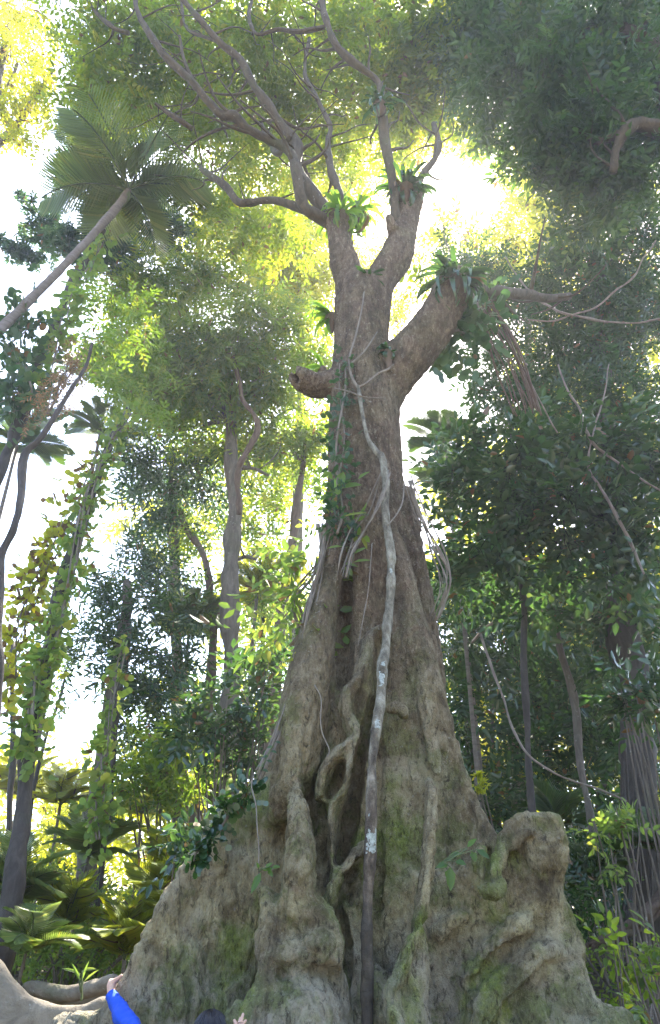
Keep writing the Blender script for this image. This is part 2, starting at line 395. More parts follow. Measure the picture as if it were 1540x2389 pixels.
def giant_sdf(s):
    # main bole
    s.chain([(846, 690, 6.15, 60), (843, 800, 6.12, 58), (848, 900, 6.1, 70), (851, 1000, 6.08, 76), (854, 1150, 6.05, 82), (858, 1300, 6.02, 90),
             (858, 1450, 6.06, 98), (858, 1600, 6.15, 96), (860, 1750, 6.22, 92), (862, 1950, 6.28, 95), (868, 2200, 6.3, 105)], k=.12)
    s.chain([np.array([.2, 6.15, 1.9, .32]), np.array([.2, 6.15, -.2, .4])], world=True, k=.15)
    # limbs
    s.chain([(838, 730, 6.15, 46), (820, 660, 6.15, 34), (801, 604, 6.15, 29), (789, 532, 6.15, 23), (778, 505, 6.15, 20)], k=.08)
    s.chain([(855, 740, 6.15, 44), (886, 657, 6.15, 34), (925, 600, 6.2, 35), (940, 545, 6.2, 28), (955, 490, 6.25, 25), (968, 440, 6.3, 22)], k=.08)
    s.chain([(880, 930, 6.1, 50), (920, 868, 6.05, 48), (965, 820, 6.0, 46), (1010, 762, 5.95, 44), (1050, 690, 5.9, 40), (1062, 655, 5.9, 34)], k=.10)
    s.chain([(790, 890, 6.1, 30), (740, 900, 6.0, 28), (705, 885, 5.9, 24), (692, 872, 5.9, 16)], k=.05)
    for bx_, by_, br_ in ((682, 862, 9), (690, 885, 7), (684, 876, 6)): s.chain([(bx_, by_, 5.8, br_), (bx_+8, by_+3, 5.95, br_*.6)], k=.02, sub=True)
    s.chain([(930, 560, 6.15, 18), (915, 530, 6.0, 11), (908, 505, 5.95, 8)], k=.03)
    # left pillar ridge
    s.chain([(800, 1180, 5.8, 24), (792, 1260, 5.72, 28), (768, 1370, 5.65, 30), (744, 1480, 5.55, 38), (724, 1580, 5.48, 46), (705, 1680, 5.42, 52), (690, 1790, 5.38, 46), (650, 1900, 5.34, 34)], k=.08, flat=1.7)
    # left plate
    s.plate([(775, 1240), (746, 1369), (734, 1426), (708, 1506), (686, 1586), (650, 1682), (602, 1794), (554, 1862), (492, 1925), (440, 2005), (400, 2070), (352, 2150),
             (322, 2215), (308, 2262), (280, 2298), (240, 2340), (160, 2380), (120, 2420), (800, 2600), (800, 2000), (800, 1500), (810, 1240)],
            (5.64, .46, .12), .055, k=.09, extra=None)
    s.chain([np.array([-1.55, 4.95, 1.1, .10]), np.array([-1.75, 4.9, .5, .14]), np.array([-2.1, 4.7, -.2, .2])], world=True, k=.15)
    # bulges and gullies on the left plate
    LP = (5.64, .46, .12)
    s.fold([(560, 1875, 16), (500, 1935, 16), (450, 2005, 13), (400, 2080, 12), (345, 2170, 11), (312, 2260, 10), (260, 2330, 10)], LP, .0, .05)
    s.fold([(492, 1945, 20), (515, 1990, 20), (524, 2050, 14)], LP, .02, .08)
    s.fold([(560, 1885, 26), (610, 1940, 20), (650, 2010, 14)], LP, .0, .1)
    s.fold([(600, 2080, 14), (592, 2140, 20), (580, 2220, 16)], LP, .03, .08)
    s.fold([(430, 2240, 30), (420, 2330, 40)], LP, -.02, .12); s.fold([(520, 2330, 34), (540, 2400, 30)], LP, -.01, .12)
    s.fold([(545, 1940, 11), (556, 2010, 16), (575, 2090, 12)], LP, .12, .04, True)
    s.fold([(470, 2100, 7), (520, 2125, 12), (560, 2170, 11), (560, 2230, 6)], LP, .125, .04, True)
    s.fold([(420, 2150, 6), (470, 2175, 10), (510, 2230, 11), (500, 2290, 8)], LP, .125, .04, True)
    s.fold([(590, 2240, 8), (572, 2300, 11), (550, 2360, 10)], LP, .12, .04, True)
    s.fold([(360, 2220, 4), (400, 2235, 6), (440, 2290, 6), (450, 2360, 5)], LP, .10, .03, True)
    # centre finger buttress and its knee block
    s.chain([(684, 1790, 5.2, 10), (687, 1840, 5.12, 11), (694, 1876, 5.0, 16), (697, 1915, 4.95, 21), (703, 1966, 4.9, 27), (699, 2020, 4.85, 31), (694, 2080, 4.84, 34), (690, 2150, 4.84, 36)], k=.05, flat=1.4)
    for Yb in (5.0, 5.2, 5.4):
        s.chain([(698, 1930, Yb, 20), (700, 2000, Yb, 30), (700, 2100, Yb, 40), (700, 2240, Yb, 60)], k=.06)
    s.chain([(612, 2072, 4.95, 10), (626, 2098, 4.88, 16), (640, 2140, 4.8, 26), (628, 2180, 4.75, 24), (622, 2225, 4.74, 18)], k=.05)
    s.chain([(770, 2180, 4.86, 26), (780, 2250, 4.9, 24), (788, 2330, 4.95, 22), (795, 2420, 4.95, 24)], k=.05)
    s.plate([(622, 2110), (660, 2085), (730, 2085), (775, 2108), (798, 2150), (806, 2230), (800, 2262), (640, 2262), (606, 2230), (603, 2180)], (4.86, 0, .08), .10, k=.05)
    s.plate([(611, 2255), (765, 2250), (772, 2320), (796, 2390), (820, 2600), (520, 2600), (585, 2345), (606, 2300)], (4.90, 0, .05), .10, k=.04)
    s.chain([(622, 2222, 4.74, 20), (660, 2226, 4.70, 22), (700, 2226, 4.70, 20), (738, 2214, 4.68, 22), (752, 2200, 4.70, 20)], k=.05)
    s.chain([(738, 2195, 4.70, 20), (745, 2180, 4.74, 16)], k=.04)
    s.chain([(618, 2230, 4.72, 14), (622, 2280, 4.7, 15), (604, 2330, 4.66, 18), (575, 2362, 4.62, 22), (540, 2410, 4.55, 30)], k=.05)
    s.chain([(690, 2320, 4.9, 50), (705, 2360, 4.84, 62), (712, 2420, 4.78, 86)], k=.1)
    s.chain([np.array([-.2, 4.75, 1.15, .22]), np.array([-.2, 4.7, .5, .3]), np.array([-.2, 4.6, -.2, .4])], world=True, k=.1)
    s.chain([(672, 2265, 4.62, 7), (670, 2290, 4.62, 8), (668, 2320, 4.62, 6)], k=.03, sub=True)
    s.chain([(640, 2252, 4.56, 6), (690, 2255, 4.56, 7), (740, 2246, 4.56, 7), (765, 2225, 4.6, 6)], k=.03, sub=True)
    s.chain([(690, 2160, 4.6, 9), (688, 2110, 4.66, 8)], k=.04, sub=True)
    # fin behind the block
    s.chain([(797, 2110, 5.25, 12), (820, 2170, 5.15, 15), (836, 2240, 5.1, 18), (842, 2400, 5.05, 24)], k=.05)
    s.chain([np.array([-.15, 5.95, 3.6, .2]), np.array([-.15, 5.95, 2.6, .25]), np.array([-.15, 5.95, -.2, .3])], world=True, k=.06)
    s.chain([np.array([.25, 5.85, 3.6, .2]), np.array([.3, 5.85, 2.6, .25]), np.array([.3, 5.85, -.2, .3])], world=True, k=.06)
    # middle ridges
    s.chain([(893, 1470, 5.5, 12), (864, 1492, 5.46, 13), (857, 1538, 5.4, 15), (840, 1586, 5.34, 16), (814, 1620, 5.3, 15), (810, 1666, 5.26, 15), (822, 1698, 5.24, 15), (836, 1730, 5.22, 16),
             (807, 1748, 5.2, 15), (774, 1778, 5.2, 15), (756, 1815, 5.2, 14), (748, 1880, 5.2, 14)], k=.04, flat=2.4)
    s.chain([(836, 1728, 5.22, 14), (828, 1760, 5.2, 14), (813, 1800, 5.2, 14), (807, 1845, 5.18, 15), (775, 1885, 5.18, 14), (768, 1960, 5.15, 14), (765, 2040, 5.12, 15)], k=.04, flat=2.4)
    s.chain([(842, 1575, 5.45, 26), (850, 1650, 5.42, 24), (868, 1720, 5.4, 20)], k=.05, flat=1.6)
    s.chain([(862, 1960, 5.2, 14), (832, 2000, 5.15, 16), (800, 2040, 5.1, 16), (775, 2065, 5.08, 15), (770, 2110, 5.05, 15)], k=.04, flat=2.6)
    s.chain([(870, 2080, 5.25, 18), (850, 2120, 5.2, 20), (830, 2180, 5.2, 18)], k=.05)
    # the wall behind the ridges and its deep dark clefts
    s.plate([(770, 1560), (800, 1500), (900, 1480), (900, 2600), (735, 2600), (735, 1900)], (5.46, .1, .06), .10, k=.05)
    s.chain([(812, 1330, 5.68, 9), (807, 1420, 5.58, 16), (805, 1500, 5.5, 20), (803, 1592, 5.42, 18)], k=.03, sub=True, flat=4.0)
    s.chain([(872, 1630, 5.35, 8), (852, 1712, 5.3, 12), (838, 1785, 5.3, 15), (826, 1860, 5.3, 17), (808, 1940, 5.3, 18), (796, 2010, 5.3, 13)], k=.03, sub=True, flat=5.0)
    s.chain([(801, 1788, 5.2, 7), (782, 1832, 5.2, 10), (768, 1856, 5.2, 6)], k=.02, sub=True, flat=4.0)
    s.chain([(852, 2006, 5.2, 8), (822, 2040, 5.2, 12), (790, 2074, 5.2, 8)], k=.02, sub=True, flat=5.0)
    s.chain([(745, 1890, 5.25, 12), (750, 1980, 5.2, 17), (752, 2080, 5.15, 14)], k=.04, sub=True, flat=4.0)
    s.chain([(786, 1900, 5.25, 5), (784, 1980, 5.22, 6), (790, 2100, 5.2, 6), (812, 2200, 5.2, 7), (822, 2330, 5.2, 7)], k=.03, sub=True, flat=4.0)
    s.chain([(880, 1500, 5.4, 5), (886, 1600, 5.36, 6), (880, 1720, 5.3, 6), (876, 1850, 5.3, 6), (880, 2000, 5.25, 6), (874, 2150, 5.2, 7), (872, 2240, 5.2, 8)], k=.03, sub=True, flat=4.0)
    s.chain([(926, 1335, 5.45, 6), (925, 1400, 5.4, 8)], k=.03, sub=True, flat=3.0)
    s.chain([(922, 1540, 5.3, 7), (926, 1590, 5.28, 11), (930, 1630, 5.25, 8)], k=.03, sub=True, flat=3.0)
    s.chain([(640, 2090, 5.0, 10), (632, 2060, 5.02, 12)], k=.04, sub=True, flat=1.6)
    # right ridge and plate
    s.chain([(915, 1250, 5.65, 14), (928, 1290, 5.6, 15), (944, 1350, 5.55, 19), (962, 1440, 5.5, 24), (980, 1530, 5.45, 30), (1005, 1640, 5.42, 32), (1035, 1750, 5.42, 30), (1075, 1850, 5.40, 26), (1130, 1950, 5.36, 20)], k=.08)
    s.chain([(950, 1150, 5.95, 18), (968, 1300, 5.9, 22), (985, 1400, 5.85, 24), (1000, 1500, 5.8, 26), (1015, 1620, 5.8, 30)], k=.05)
    s.plate([(930, 1290), (950, 1340), (970, 1426), (993, 1506), (1018, 1602), (1047, 1682), (1066, 1750), (1090, 1815), (1130, 1901), (1165, 1948), (1200, 2000), (1300, 2600), (885, 2600), (888, 1800), (905, 1500)],
            (5.46, -.18, .10), .06, k=.05)
    s.plate([(1120, 1990), (1168, 1955), (1190, 1910), (1230, 1898), (1300, 1903), (1320, 1940), (1311, 2006), (1315, 2086), (1350, 2156), (1365, 2211), (1370, 2286), (1390, 2351), (1420, 2440), (1440, 2700), (900, 2700), (900, 2300), (1000, 2050)],
            (5.46, -.20, .10), .065, k=.03)
    s.chain([np.array([1.7, 5.05, 1.1, .14]), np.array([1.95, 5.0, .4, .2]), np.array([2.2, 4.9, -.3, .26])], world=True, k=.15)
    # lump on the right buttress: rolled rim, knot hole with a hanging lip
    s.chain([(1172, 1985, 5.1, 12), (1185, 1950, 5.1, 15), (1212, 1922, 5.1, 16), (1250, 1911, 5.1, 15), (1292, 1915, 5.1, 15), (1309, 1950, 5.1, 14), (1302, 1990, 5.1, 12), (1306, 2040, 5.12, 10)], k=.035)
    s.chain([(1245, 1975, 5.16, 34), (1275, 1985, 5.16, 30), (1250, 2040, 5.14, 26)], k=.09)
    s.chain([(1195, 1975, 5.04, 8), (1215, 1952, 5.02, 8), (1245, 1938, 5.02, 7)], k=.03)
    s.chain([(1140, 1992, 5.2, 14), (1139, 2028, 5.18, 18), (1142, 2050, 5.16, 13)], k=.02, sub=True, flat=1.6)
    s.chain([(1172, 1980, 5.05, 10), (1162, 2015, 5.0, 9), (1154, 2040, 4.97, 9), (1160, 2060, 4.95, 8), (1148, 2078, 4.92, 8), (1128, 2086, 4.9, 6)], k=.03)
    s.chain([(1118, 2070, 4.95, 7), (1135, 2080, 4.92, 9), (1160, 2082, 4.92, 10), (1172, 2062, 4.95, 9)], k=.03)
    s.chain([(1120, 1978, 5.05, 11), (1115, 2010, 5.02, 8), (1120, 2045, 5.02, 8)], k=.04)
    # diagonal folds
    RP = (5.46, -.20, .10)
    s.fold([(1190, 1960, 14), (1230, 1915, 12), (1290, 1918, 12), (1306, 1960, 12), (1302, 2060, 11), (1330, 2150, 11), (1350, 2220, 11), (1360, 2300, 12), (1385, 2390, 14)], RP, .0, .05)
    s.fold([(1235, 2140, 8), (1200, 2172, 12), (1160, 2205, 14), (1130, 2250, 13), (1090, 2290, 12)], RP, .095, .08)
    s.fold([(1215, 2190, 7), (1160, 2240, 13), (1128, 2284, 13), (1082, 2324, 12), (1062, 2380, 12)], RP, .125, .03, True)
    s.fold([(1290, 2215, 8), (1240, 2250, 13), (1190, 2290, 16), (1140, 2335, 17), (1110, 2400, 17)], RP, .085, .10)
    s.fold([(1300, 2248, 5), (1240, 2302, 9), (1195, 2345, 10), (1165, 2398, 9)], RP, .125, .03, True)
    s.fold([(1020, 2178, 8), (1050, 2158, 10), (1085, 2132, 8)], RP, .08, .06); s.fold([(1030, 2208, 5), (1062, 2188, 9), (1105, 2152, 5)], RP, .115, .03, True)
    s.fold([(1240, 2050, 7), (1210, 2090, 10), (1170, 2125, 7)], RP, .11, .04, True); s.fold([(1290, 2330, 5), (1260, 2370, 7), (1250, 2420, 6)], RP, .10, .04, True)
    s.fold([(1040, 1800, 5), (1055, 1860, 7), (1075, 1930, 6)], RP, .09, .04, True)
    # central right wall details
    s.chain([(905, 1652, 5.28, 10), (930, 1650, 5.24, 12), (945, 1668, 5.24, 9)], k=.03)
    s.chain([(905, 1690, 5.24, 7), (925, 1700, 5.2, 8), (940, 1740, 5.2, 7), (944, 1785, 5.2, 6)], k=.035, sub=True)
    s.chain([(895, 1930, 5.22, 7), (920, 1905, 5.18, 8), (945, 1910, 5.18, 8), (960, 1960, 5.18, 7)], k=.04, sub=True)
    s.chain([(985, 1600, 5.32, 12), (1000, 1700, 5.28, 12), (1020, 1800, 5.25, 12)], k=.05)
    s.chain([(960, 1690, 5.25, 9), (975, 1760, 5.22, 9)], k=.04, sub=True)
    s.chain([(1002, 1820, 5.2, 8), (1005, 1870, 5.12, 10), (1003, 1940, 5.05, 11), (994, 2030, 5.0, 12), (984, 2110, 4.97, 14), (974, 2165, 4.95, 15), (978, 2220, 4.98, 16), (985, 2300, 4.98, 18), (985, 2420, 4.98, 20)], k=.035, flat=2.6)
    s.chain([(962, 2180, 4.85, 7), (952, 2215, 4.8, 10), (938, 2258, 4.76, 12), (920, 2296, 4.72, 14), (914, 2340, 4.72, 16), (930, 2400, 4.68, 22)], k=.04, flat=2.6)
    s.chain([(968, 2240, 4.9, 16), (955, 2320, 4.85, 26), (960, 2420, 4.8, 34)], k=.05)
    s.chain([(880, 2262, 5.05, 12), (892, 2300, 5.0, 20), (895, 2400, 4.95, 26)], k=.05)
    s.chain([(885, 2200, 5.08, 8), (920, 2190, 5.05, 9), (945, 2165, 5.05, 7)], k=.04, sub=True)
    s.chain([(1000, 2080, 5.0, 7), (998, 2200, 4.98, 9), (1005, 2330, 4.95, 9)], k=.04, sub=True)

GO = np.array([.15, 6.0, 0.0])
giant = empty('buttressed_tree', GO, 'giant mossy tree with tall plank buttresses and two forking limbs, hugged by a person', 'tree')
def disp(V, f, parts):
    me = bpy.data.meshes.new('tmp'); me.vertices.add(len(V)); me.vertices.foreach_set('co', V.astype(np.float32).ravel())
    me.loops.add(f.size); me.loops.foreach_set('vertex_index', f.ravel().astype(np.int32)); me.polygons.add(len(f))
    me.polygons.foreach_set('loop_start', np.arange(0, f.size, 4, dtype=np.int32)); me.update(calc_edges=True)
    N = np.zeros(len(V)*3, np.float32); me.vertex_normals.foreach_get('vector', N); N = N.reshape(-1, 3); bpy.data.meshes.remove(me)
    z = V[:, 2]; lowf = np.clip((4.2-z)/2.0, .25, 1)
    w = V + .05*np.stack([vn(V, 3, 50+k) for k in range(3)], 1)
    d = .012*fbm(w, (2.6, 2.6, 1.7), 2, 1)*lowf + .0065*fbm(w, (7, 7, 4), 4, 9)
    w3 = V+.10*np.stack([vn(V, 2.2, 70+k) for k in range(3)], 1); r3 = 1-np.abs(vn(w3, (3.4, 3.4, 2.2), 41)); d -= .022*np.clip(r3-.86, 0, 1)/.14*lowf
    r4 = 1-np.abs(vn(w3, (6.5, 6.5, 4.5), 42)); d -= .014*np.clip(r4-.84, 0, 1)/.16*lowf
    d += .009*(np.abs(vn(w, (19, 19, 13), 43))-.4)
    q = fbm(w+.06*np.stack([vn(V, 7, 60+k) for k in range(3)], 1), (12, 12, 9), 2, 33); d -= .014*np.clip(np.abs(q)*-3.5+.55, 0, 1)*lowf
    r = 1-np.abs(vn(w, (9, 9, 4), 20)); d -= .014*np.clip(r-.78, 0, 1)/.22*lowf       # creases
    r2 = 1-np.abs(vn(w, (22, 22, 5), 21)); d -= .008*np.clip(r2-.7, 0, 1)/.3
    d += .007*vn(V, (28, 28, 18), 22)+.005*vn(V, (45, 45, 30), 23)
    return V+N*d[:, None]
s1 = SDF((-2.3, 4.3, -.1), (2.5, 6.75, 6.3), .0165); giant_sdf(s1); V1, F1 = s1.mesh()
s2 = SDF((-.9, 5.2, 6.24), (2.1, 6.8, 11.2), .03); giant_sdf(s2); V2, F2 = s2.mesh()
V = np.vstack([V1, V2]); Fq = np.vstack([F1, F2+len(V1)])
V = disp(V, Fq, None)
mesh_obj('trunk', V-GO, Fq, B_GIANT, giant)
del s1, s2

def limb(parent, L, name='limb', mat=None, sides=10, rough=.07, world=False, s=1.0):
    P_ = L if world else px4(L, s)
    mb = MB(); tube(mb, P_, sides, 6, rough, seed=random.randint(0, 999), freq=3, wob=.03)
    S_ = spline(P_, 6); r_ = random.Random(len(S_)*7+int(L[0][0]))
    for k in range(2, len(S_)-1, 3):
        if k < len(S_)*.25 or S_[k, 3] > .12: continue
        q = S_[k].copy(); d = np.array([r_.uniform(-1, 1), r_.uniform(-.6, 1), r_.uniform(-.1, 1)]); d /= np.linalg.norm(d); l_ = r_.uniform(.5, 1.3); tw = [np.append(q[:3], q[3]*.45)]
        for j in range(3): d = d+np.array([r_.uniform(-.5, .5), r_.uniform(-.5, .5), r_.uniform(-.2, .4)]); d /= np.linalg.norm(d); tw.append(np.append(tw[-1][:3]+d*l_/3, q[3]*(.32-.1*j)))
        tube(mb, tw, 5, 4, .05)
    return mb.build(name, mat or B_LIMB, parent)

for L in [
 [(785, 520, 6.15, 20), (742, 468, 6.2, 17), (706, 425, 6.2, 15), (690, 380, 6.2, 14), (690, 330, 6.2, 12), (640, 262, 6.1, 11), (592, 200, 6.0, 10), (562, 142, 5.9, 9), (510, 98, 5.8, 8), (468, 48, 5.7, 7), (420, -10, 5.6, 6)],
 [(775, 515, 6.15, 17), (725, 495, 6.05, 13), (704, 470, 6.0, 12), (690, 400, 5.9, 11), (672, 350, 5.9, 12), (620, 322, 5.8, 12), (575, 300, 5.7, 11), (545, 272, 5.6, 12), (512, 265, 5.6, 10), (455, 195, 5.4, 9), (380, 125, 5.3, 8), (325, 30, 5.2, 6), (318, -20, 5.2, 5)],
 [(715, 492, 6.05, 12), (650, 466, 6.2, 9), (590, 470, 6.4, 9), (555, 472, 6.5, 10), (525, 435, 6.6, 8), (478, 400, 6.7, 6), (470, 385, 6.7, 4)],
 [(795, 525, 6.2, 14), (792, 460, 6.3, 10), (772, 398, 6.5, 9), (765, 335, 6.7, 7), (772, 290, 6.8, 6), (738, 225, 6.9, 6), (712, 170, 7, 5), (722, 90, 7.1, 4)],
 [(925, 525, 6.15, 14), (918, 470, 6.05, 12), (910, 380, 5.9, 11), (893, 300, 5.8, 11), (886, 235, 5.7, 10), (880, 190, 5.7, 9), (826, 150, 5.6, 9), (780, 105, 5.5, 9), (758, 50, 5.4, 8), (748, -20, 5.4, 7)],
 [(968, 450, 6.3, 15), (985, 412, 6.4, 9), (1015, 370, 6.5, 8), (1022, 330, 6.6, 7), (1012, 290, 6.7, 6)],
 [(1060, 660, 5.9, 18), (1105, 668, 6.1, 14), (1160, 684, 6.4, 14), (1220, 682, 6.7, 13), (1270, 694, 7.0, 10), (1330, 690, 7.2, 8)],
 [(680, 320, 5.8, 7), (650, 360, 6.2, 7), (628, 330, 6.6, 6), (610, 290, 7.0, 5)],
 [(450, 300, 6.4, 6), (415, 275, 6.3, 6), (385, 255, 6.3, 5), (362, 238, 6.2, 4)],
 [(758, 62, 5.5, 6), (700, 72, 5.6, 5), (650, 66, 5.7, 5), (598, 80, 5.8, 4), (582, 40, 5.8, 4), (590, -10, 5.8, 3)],
 [(512, 100, 5.8, 4), (470, 85, 5.9, 4), (430, 60, 6.0, 3), (425, -5, 6.1, 3)],
 [(300, 75, 6.4, 5), (260, 60, 6.4, 5), (220, 25, 6.5, 4), (200, -10, 6.5, 3)],
 [(455, 195, 5.4, 5), (430, 140, 5.3, 4), (420, 80, 5.2, 3)],
]: limb(giant, L)

# ------------------------------------------------------------------ leaf sprays
def leaf_q(base, d, nrm, L, W, droop=.15):
    """six-point folded leaf, two quads"""
    d = np.asarray(d, float); d /= np.linalg.norm(d); n = np.asarray(nrm, float); n = n-d*n.dot(d); n /= np.linalg.norm(n); s = np.cross(d, n)
    b = np.asarray(base, float)
    return [b, b+d*L*.33+s*W*.5+n*W*.12, b+d*L*.72+s*W*.36+n*(W*.08-L*droop*.4), b+d*L-n*L*droop, b+d*L*.72-s*W*.36+n*(W*.08-L*droop*.4), b+d*L*.33-s*W*.5+n*W*.12]
def finish(leaves, twigs=()):
    V = []; Fc = []; lid = []
    for k, lf in enumerate(leaves):
        o = len(V); V += lf; Fc += [[o, o+1, o+2, o+3], [o, o+3, o+4, o+5]]; lid += [k, k]
    for a, b, w in twigs:
        o = len(V); a, b = np.array(a), np.array(b); s = np.array([0, w, 0]); V += [a-s, b-s*.4, b+s*.4, a+s]; Fc += [[o, o+1, o+2, o+3]]; lid += [-1]
    return np.array(V, float), np.array(Fc), np.array(lid)
rt = random.Random(3)
def t_alt(n=7, L=.5, W=.2, step=.2, term=True):
    out = []
    for i in range(n):
        s = 1 if i % 2 else -1; a = R(rt.uniform(45, 70))*s
        d = (math.cos(a), math.sin(a), rt.uniform(-.25, .1)); out.append(leaf_q((step*i+.05, 0, -.02*i*i*step), d, (rt.uniform(-.3, .3), rt.uniform(-.4, .4), 1), L*rt.uniform(.8, 1.1), W*rt.uniform(.85, 1.1)))
    if term: out.append(leaf_q((step*n, 0, -.02*n*n*step), (1, 0, -.2), (0, .1, 1), L, W))
    return finish(out, [((-.3, 0, 0), (step*n, 0, -.02*n*n*step), .012)])
def t_whorl(n=7, L=.6, W=.2):
    out = []
    for i in range(n):
        a = 2*math.pi*i/n+rt.uniform(-.2, .2); out.append(leaf_q((.03*math.cos(a), .03*math.sin(a), 0), (math.cos(a), math.sin(a), rt.uniform(-.5, .15)), (0, 0, 1), L*rt.uniform(.7, 1.1), W, .25))
    return finish(out, [((-.3, 0, -.2), (0, 0, 0), .012)])
def t_pin(n=9, L=.26, W=.1, step=.14):
    out = []
    for i in range(n):
        for s in (-1, 1):
            a = R(62)*s; out.append(leaf_q((step*i+.1, 0, -.012*i*i), (math.cos(a), math.sin(a), rt.uniform(-.2, .1)), (0, rt.uniform(-.3, .3), 1), L*rt.uniform(.85, 1.1), W))
    return finish(out, [((-.1, 0, 0), (step*n, 0, -.012*n*n), .01)])
def t_round(n=1, Rr=.5):
    V = []; Fc = []; lid = []
    for k in range(n):
        c = np.array([rt.uniform(-.8, .8), rt.uniform(-.8, .8), rt.uniform(-.3, .3)]) if n > 1 else np.zeros(3)
        r = Rr*rt.uniform(.7, 1.15); tl = rt.uniform(-.3, .3); o = len(V)
        for i in range(8):
            a = 2*math.pi*i/8; rr = r*(1.1 if i == 0 else 1); V.append(c+np.array([rr*math.cos(a), rr*math.sin(a), tl*rr*math.cos(a)]))
        Fc += [[o, o+1, o+2, o+7], [o+7, o+2, o+3, o+6], [o+6, o+3, o+4, o+5]]; lid += [k]*3
    return np.array(V), np.array(Fc), np.array(lid)
T_ALT = [t_alt(7) for _ in range(3)]; T_WHORL = [t_whorl(rt.choice((6, 7, 8))) for _ in range(3)]
T_PIN = [t_pin(8) for _ in range(2)]; T_SMALL = [t_alt(9, .34, .15, .13) for _ in range(3)]
T_ROUND = [t_round(3) for _ in range(3)]; T_BROAD = [t_alt(4, .7, .34, .3) for _ in range(3)]
T_LONG = [t_alt(6, .6, .15, .2) for _ in range(3)]
def tmpl_area(T):
    V, Fc, lid = T[0]; a = V[Fc]; A = .5*np.linalg.norm(np.cross(a[:, 2]-a[:, 0], a[:, 3]-a[:, 1]), axis=1); return A.sum()
def scatter(mb, C, D, T, size, rs, up=.6, vmean=.5, vsd=.22, mat=0, dead=.02):
    """place a random template at every centre C, growing along D"""
    N = len(C); C = np.asarray(C, float); D = np.asarray(D, float)
    D = D/(np.linalg.norm(D, axis=1)[:, None]+1e-9)
    nrm = np.tile([0, 0, 1.], (N, 1))*up + rs.normal(0, 1, (N, 3))*(1-up*.65)
    nrm -= D*(nrm*D).sum(1)[:, None]; nrm /= np.linalg.norm(nrm, axis=1)[:, None]+1e-9; S = np.cross(nrm, D)
    sz = size*rs.uniform(.7, 1.25, N); which = rs.integers(0, len(T), N)
    for k, (V, Fc, lid) in enumerate(T):
        ix = np.where(which == k)[0]
        if not len(ix): continue
        P = C[ix][:, None]+sz[ix][:, None, None]*(V[None, :, 0:1]*D[ix][:, None]+V[None, :, 1:2]*S[ix][:, None]+V[None, :, 2:3]*nrm[ix][:, None])
        f = Fc[None]+(np.arange(len(ix))*len(V))[:, None, None]
        bv = np.clip(rs.normal(vmean, vsd, len(ix)), 0, .93)
        nl = lid.max()+2; lv = np.clip(bv[:, None]+rs.normal(0, .10, (len(ix), nl)), 0, .94)
        lv[rs.random(lv.shape) < dead] = 1.0
        a = lv[:, lid]; mb.add(P.reshape(-1, 3), f.reshape(-1, 4), mat, a.reshape(-1))
def blob_pts(c, rad, N, rs, clump=14, shell=.0, sig=.25):
    K = max(2, N//clump); u = rs.normal(0, 1, (K, 3)); u /= np.linalg.norm(u, axis=1)[:, None]
    q = u*(rs.uniform(shell, 1, K)**(1/2.2))[:, None]*rad; i = rs.integers(0, K, N)
    off = rs.normal(0, 1, (N, 3))*(rad*sig); C = c+q[i]+off
    D = off/(rad)+.25*q[i]/rad+rs.normal(0, .25, (N, 3)); return C, D
NLEAF = [0]
def crown(parent, blobs, T, leaf, mats, cov=2.0, name='crown', up=.6, vmean=.5, clump=14, flat=.75, sig=.25, seed=None, hang=0, dead=.02, deep=1.0, world=False, keep=None, vsd=.22):
    """blobs: (px,py,Y,rpx[,cov]) in frame units at distance Y; leaf = leaf-spray scale in metres"""
    rs = np.random.default_rng(seed if seed is not None else random.randint(0, 10**6)); mb = MB(); A = tmpl_area(T)*leaf*leaf*.5
    for b in blobs:
        if world: c = np.array(b[:3], float); r = b[3]; cv = b[4] if len(b) > 4 else cov
        else: c = at(*b[:3]); r = b[3]*tt(*b[:3]); cv = b[4] if len(b) > 4 else cov
        rad = np.array([r, r*deep, r*flat]); N = int(cv*math.pi*r*r*(.5+.5*flat)/A)+3
        C, D = blob_pts(c, rad, N, rs, clump, sig=sig); D[:, 2] -= hang
        if keep is not None:
            k = keep(C); C = C[k]; D = D[k]
        if len(C): scatter(mb, C, D, T, leaf, rs, up, vmean, vsd, dead=dead); NLEAF[0] += len(C)
    return mb.build(name, mats, parent)
def project(C):
    d = C-np.array([0, 0, CAMZ]); dep = d[:, 1]*CP+d[:, 2]*SP; u = -d[:, 1]*SP+d[:, 2]*CP
    return 770+F*d[:, 0]/dep, 1194.5-F*u/dep
# openings in the canopy: real gaps where no sprays grow (centre x, y, rx, ry in frame units)
GAPS = [(140, 215, 26, 95), (70, 420, 45, 34), (25, 500, 30, 40), (45, 665, 75, 34), (150, 1080, 60, 50), (245, 1130, 30, 110), (240, 1270, 45, 50), (90, 1130, 60, 110), (170, 1330, 26, 40), (215, 1640, 26, 120), (430, 1400, 16, 22), (1110, 450, 72, 84), (1055, 350, 14, 22), (1025, 880, 58, 66), (965, 745, 26, 42), (990, 560, 22, 30), (735, 1230, 22, 60), (150, 200, 16, 60)]
def open_gap(C):
    x, y = project(C); k = np.ones(len(C), bool)
    w = 1+.25*vn(np.stack([x, y, x*0], 1), .03, 91)
    for gx, gy, rx, ry in GAPS: k &= ((x-gx)/rx)**2+((y-gy)/ry)**2 > w
    return k

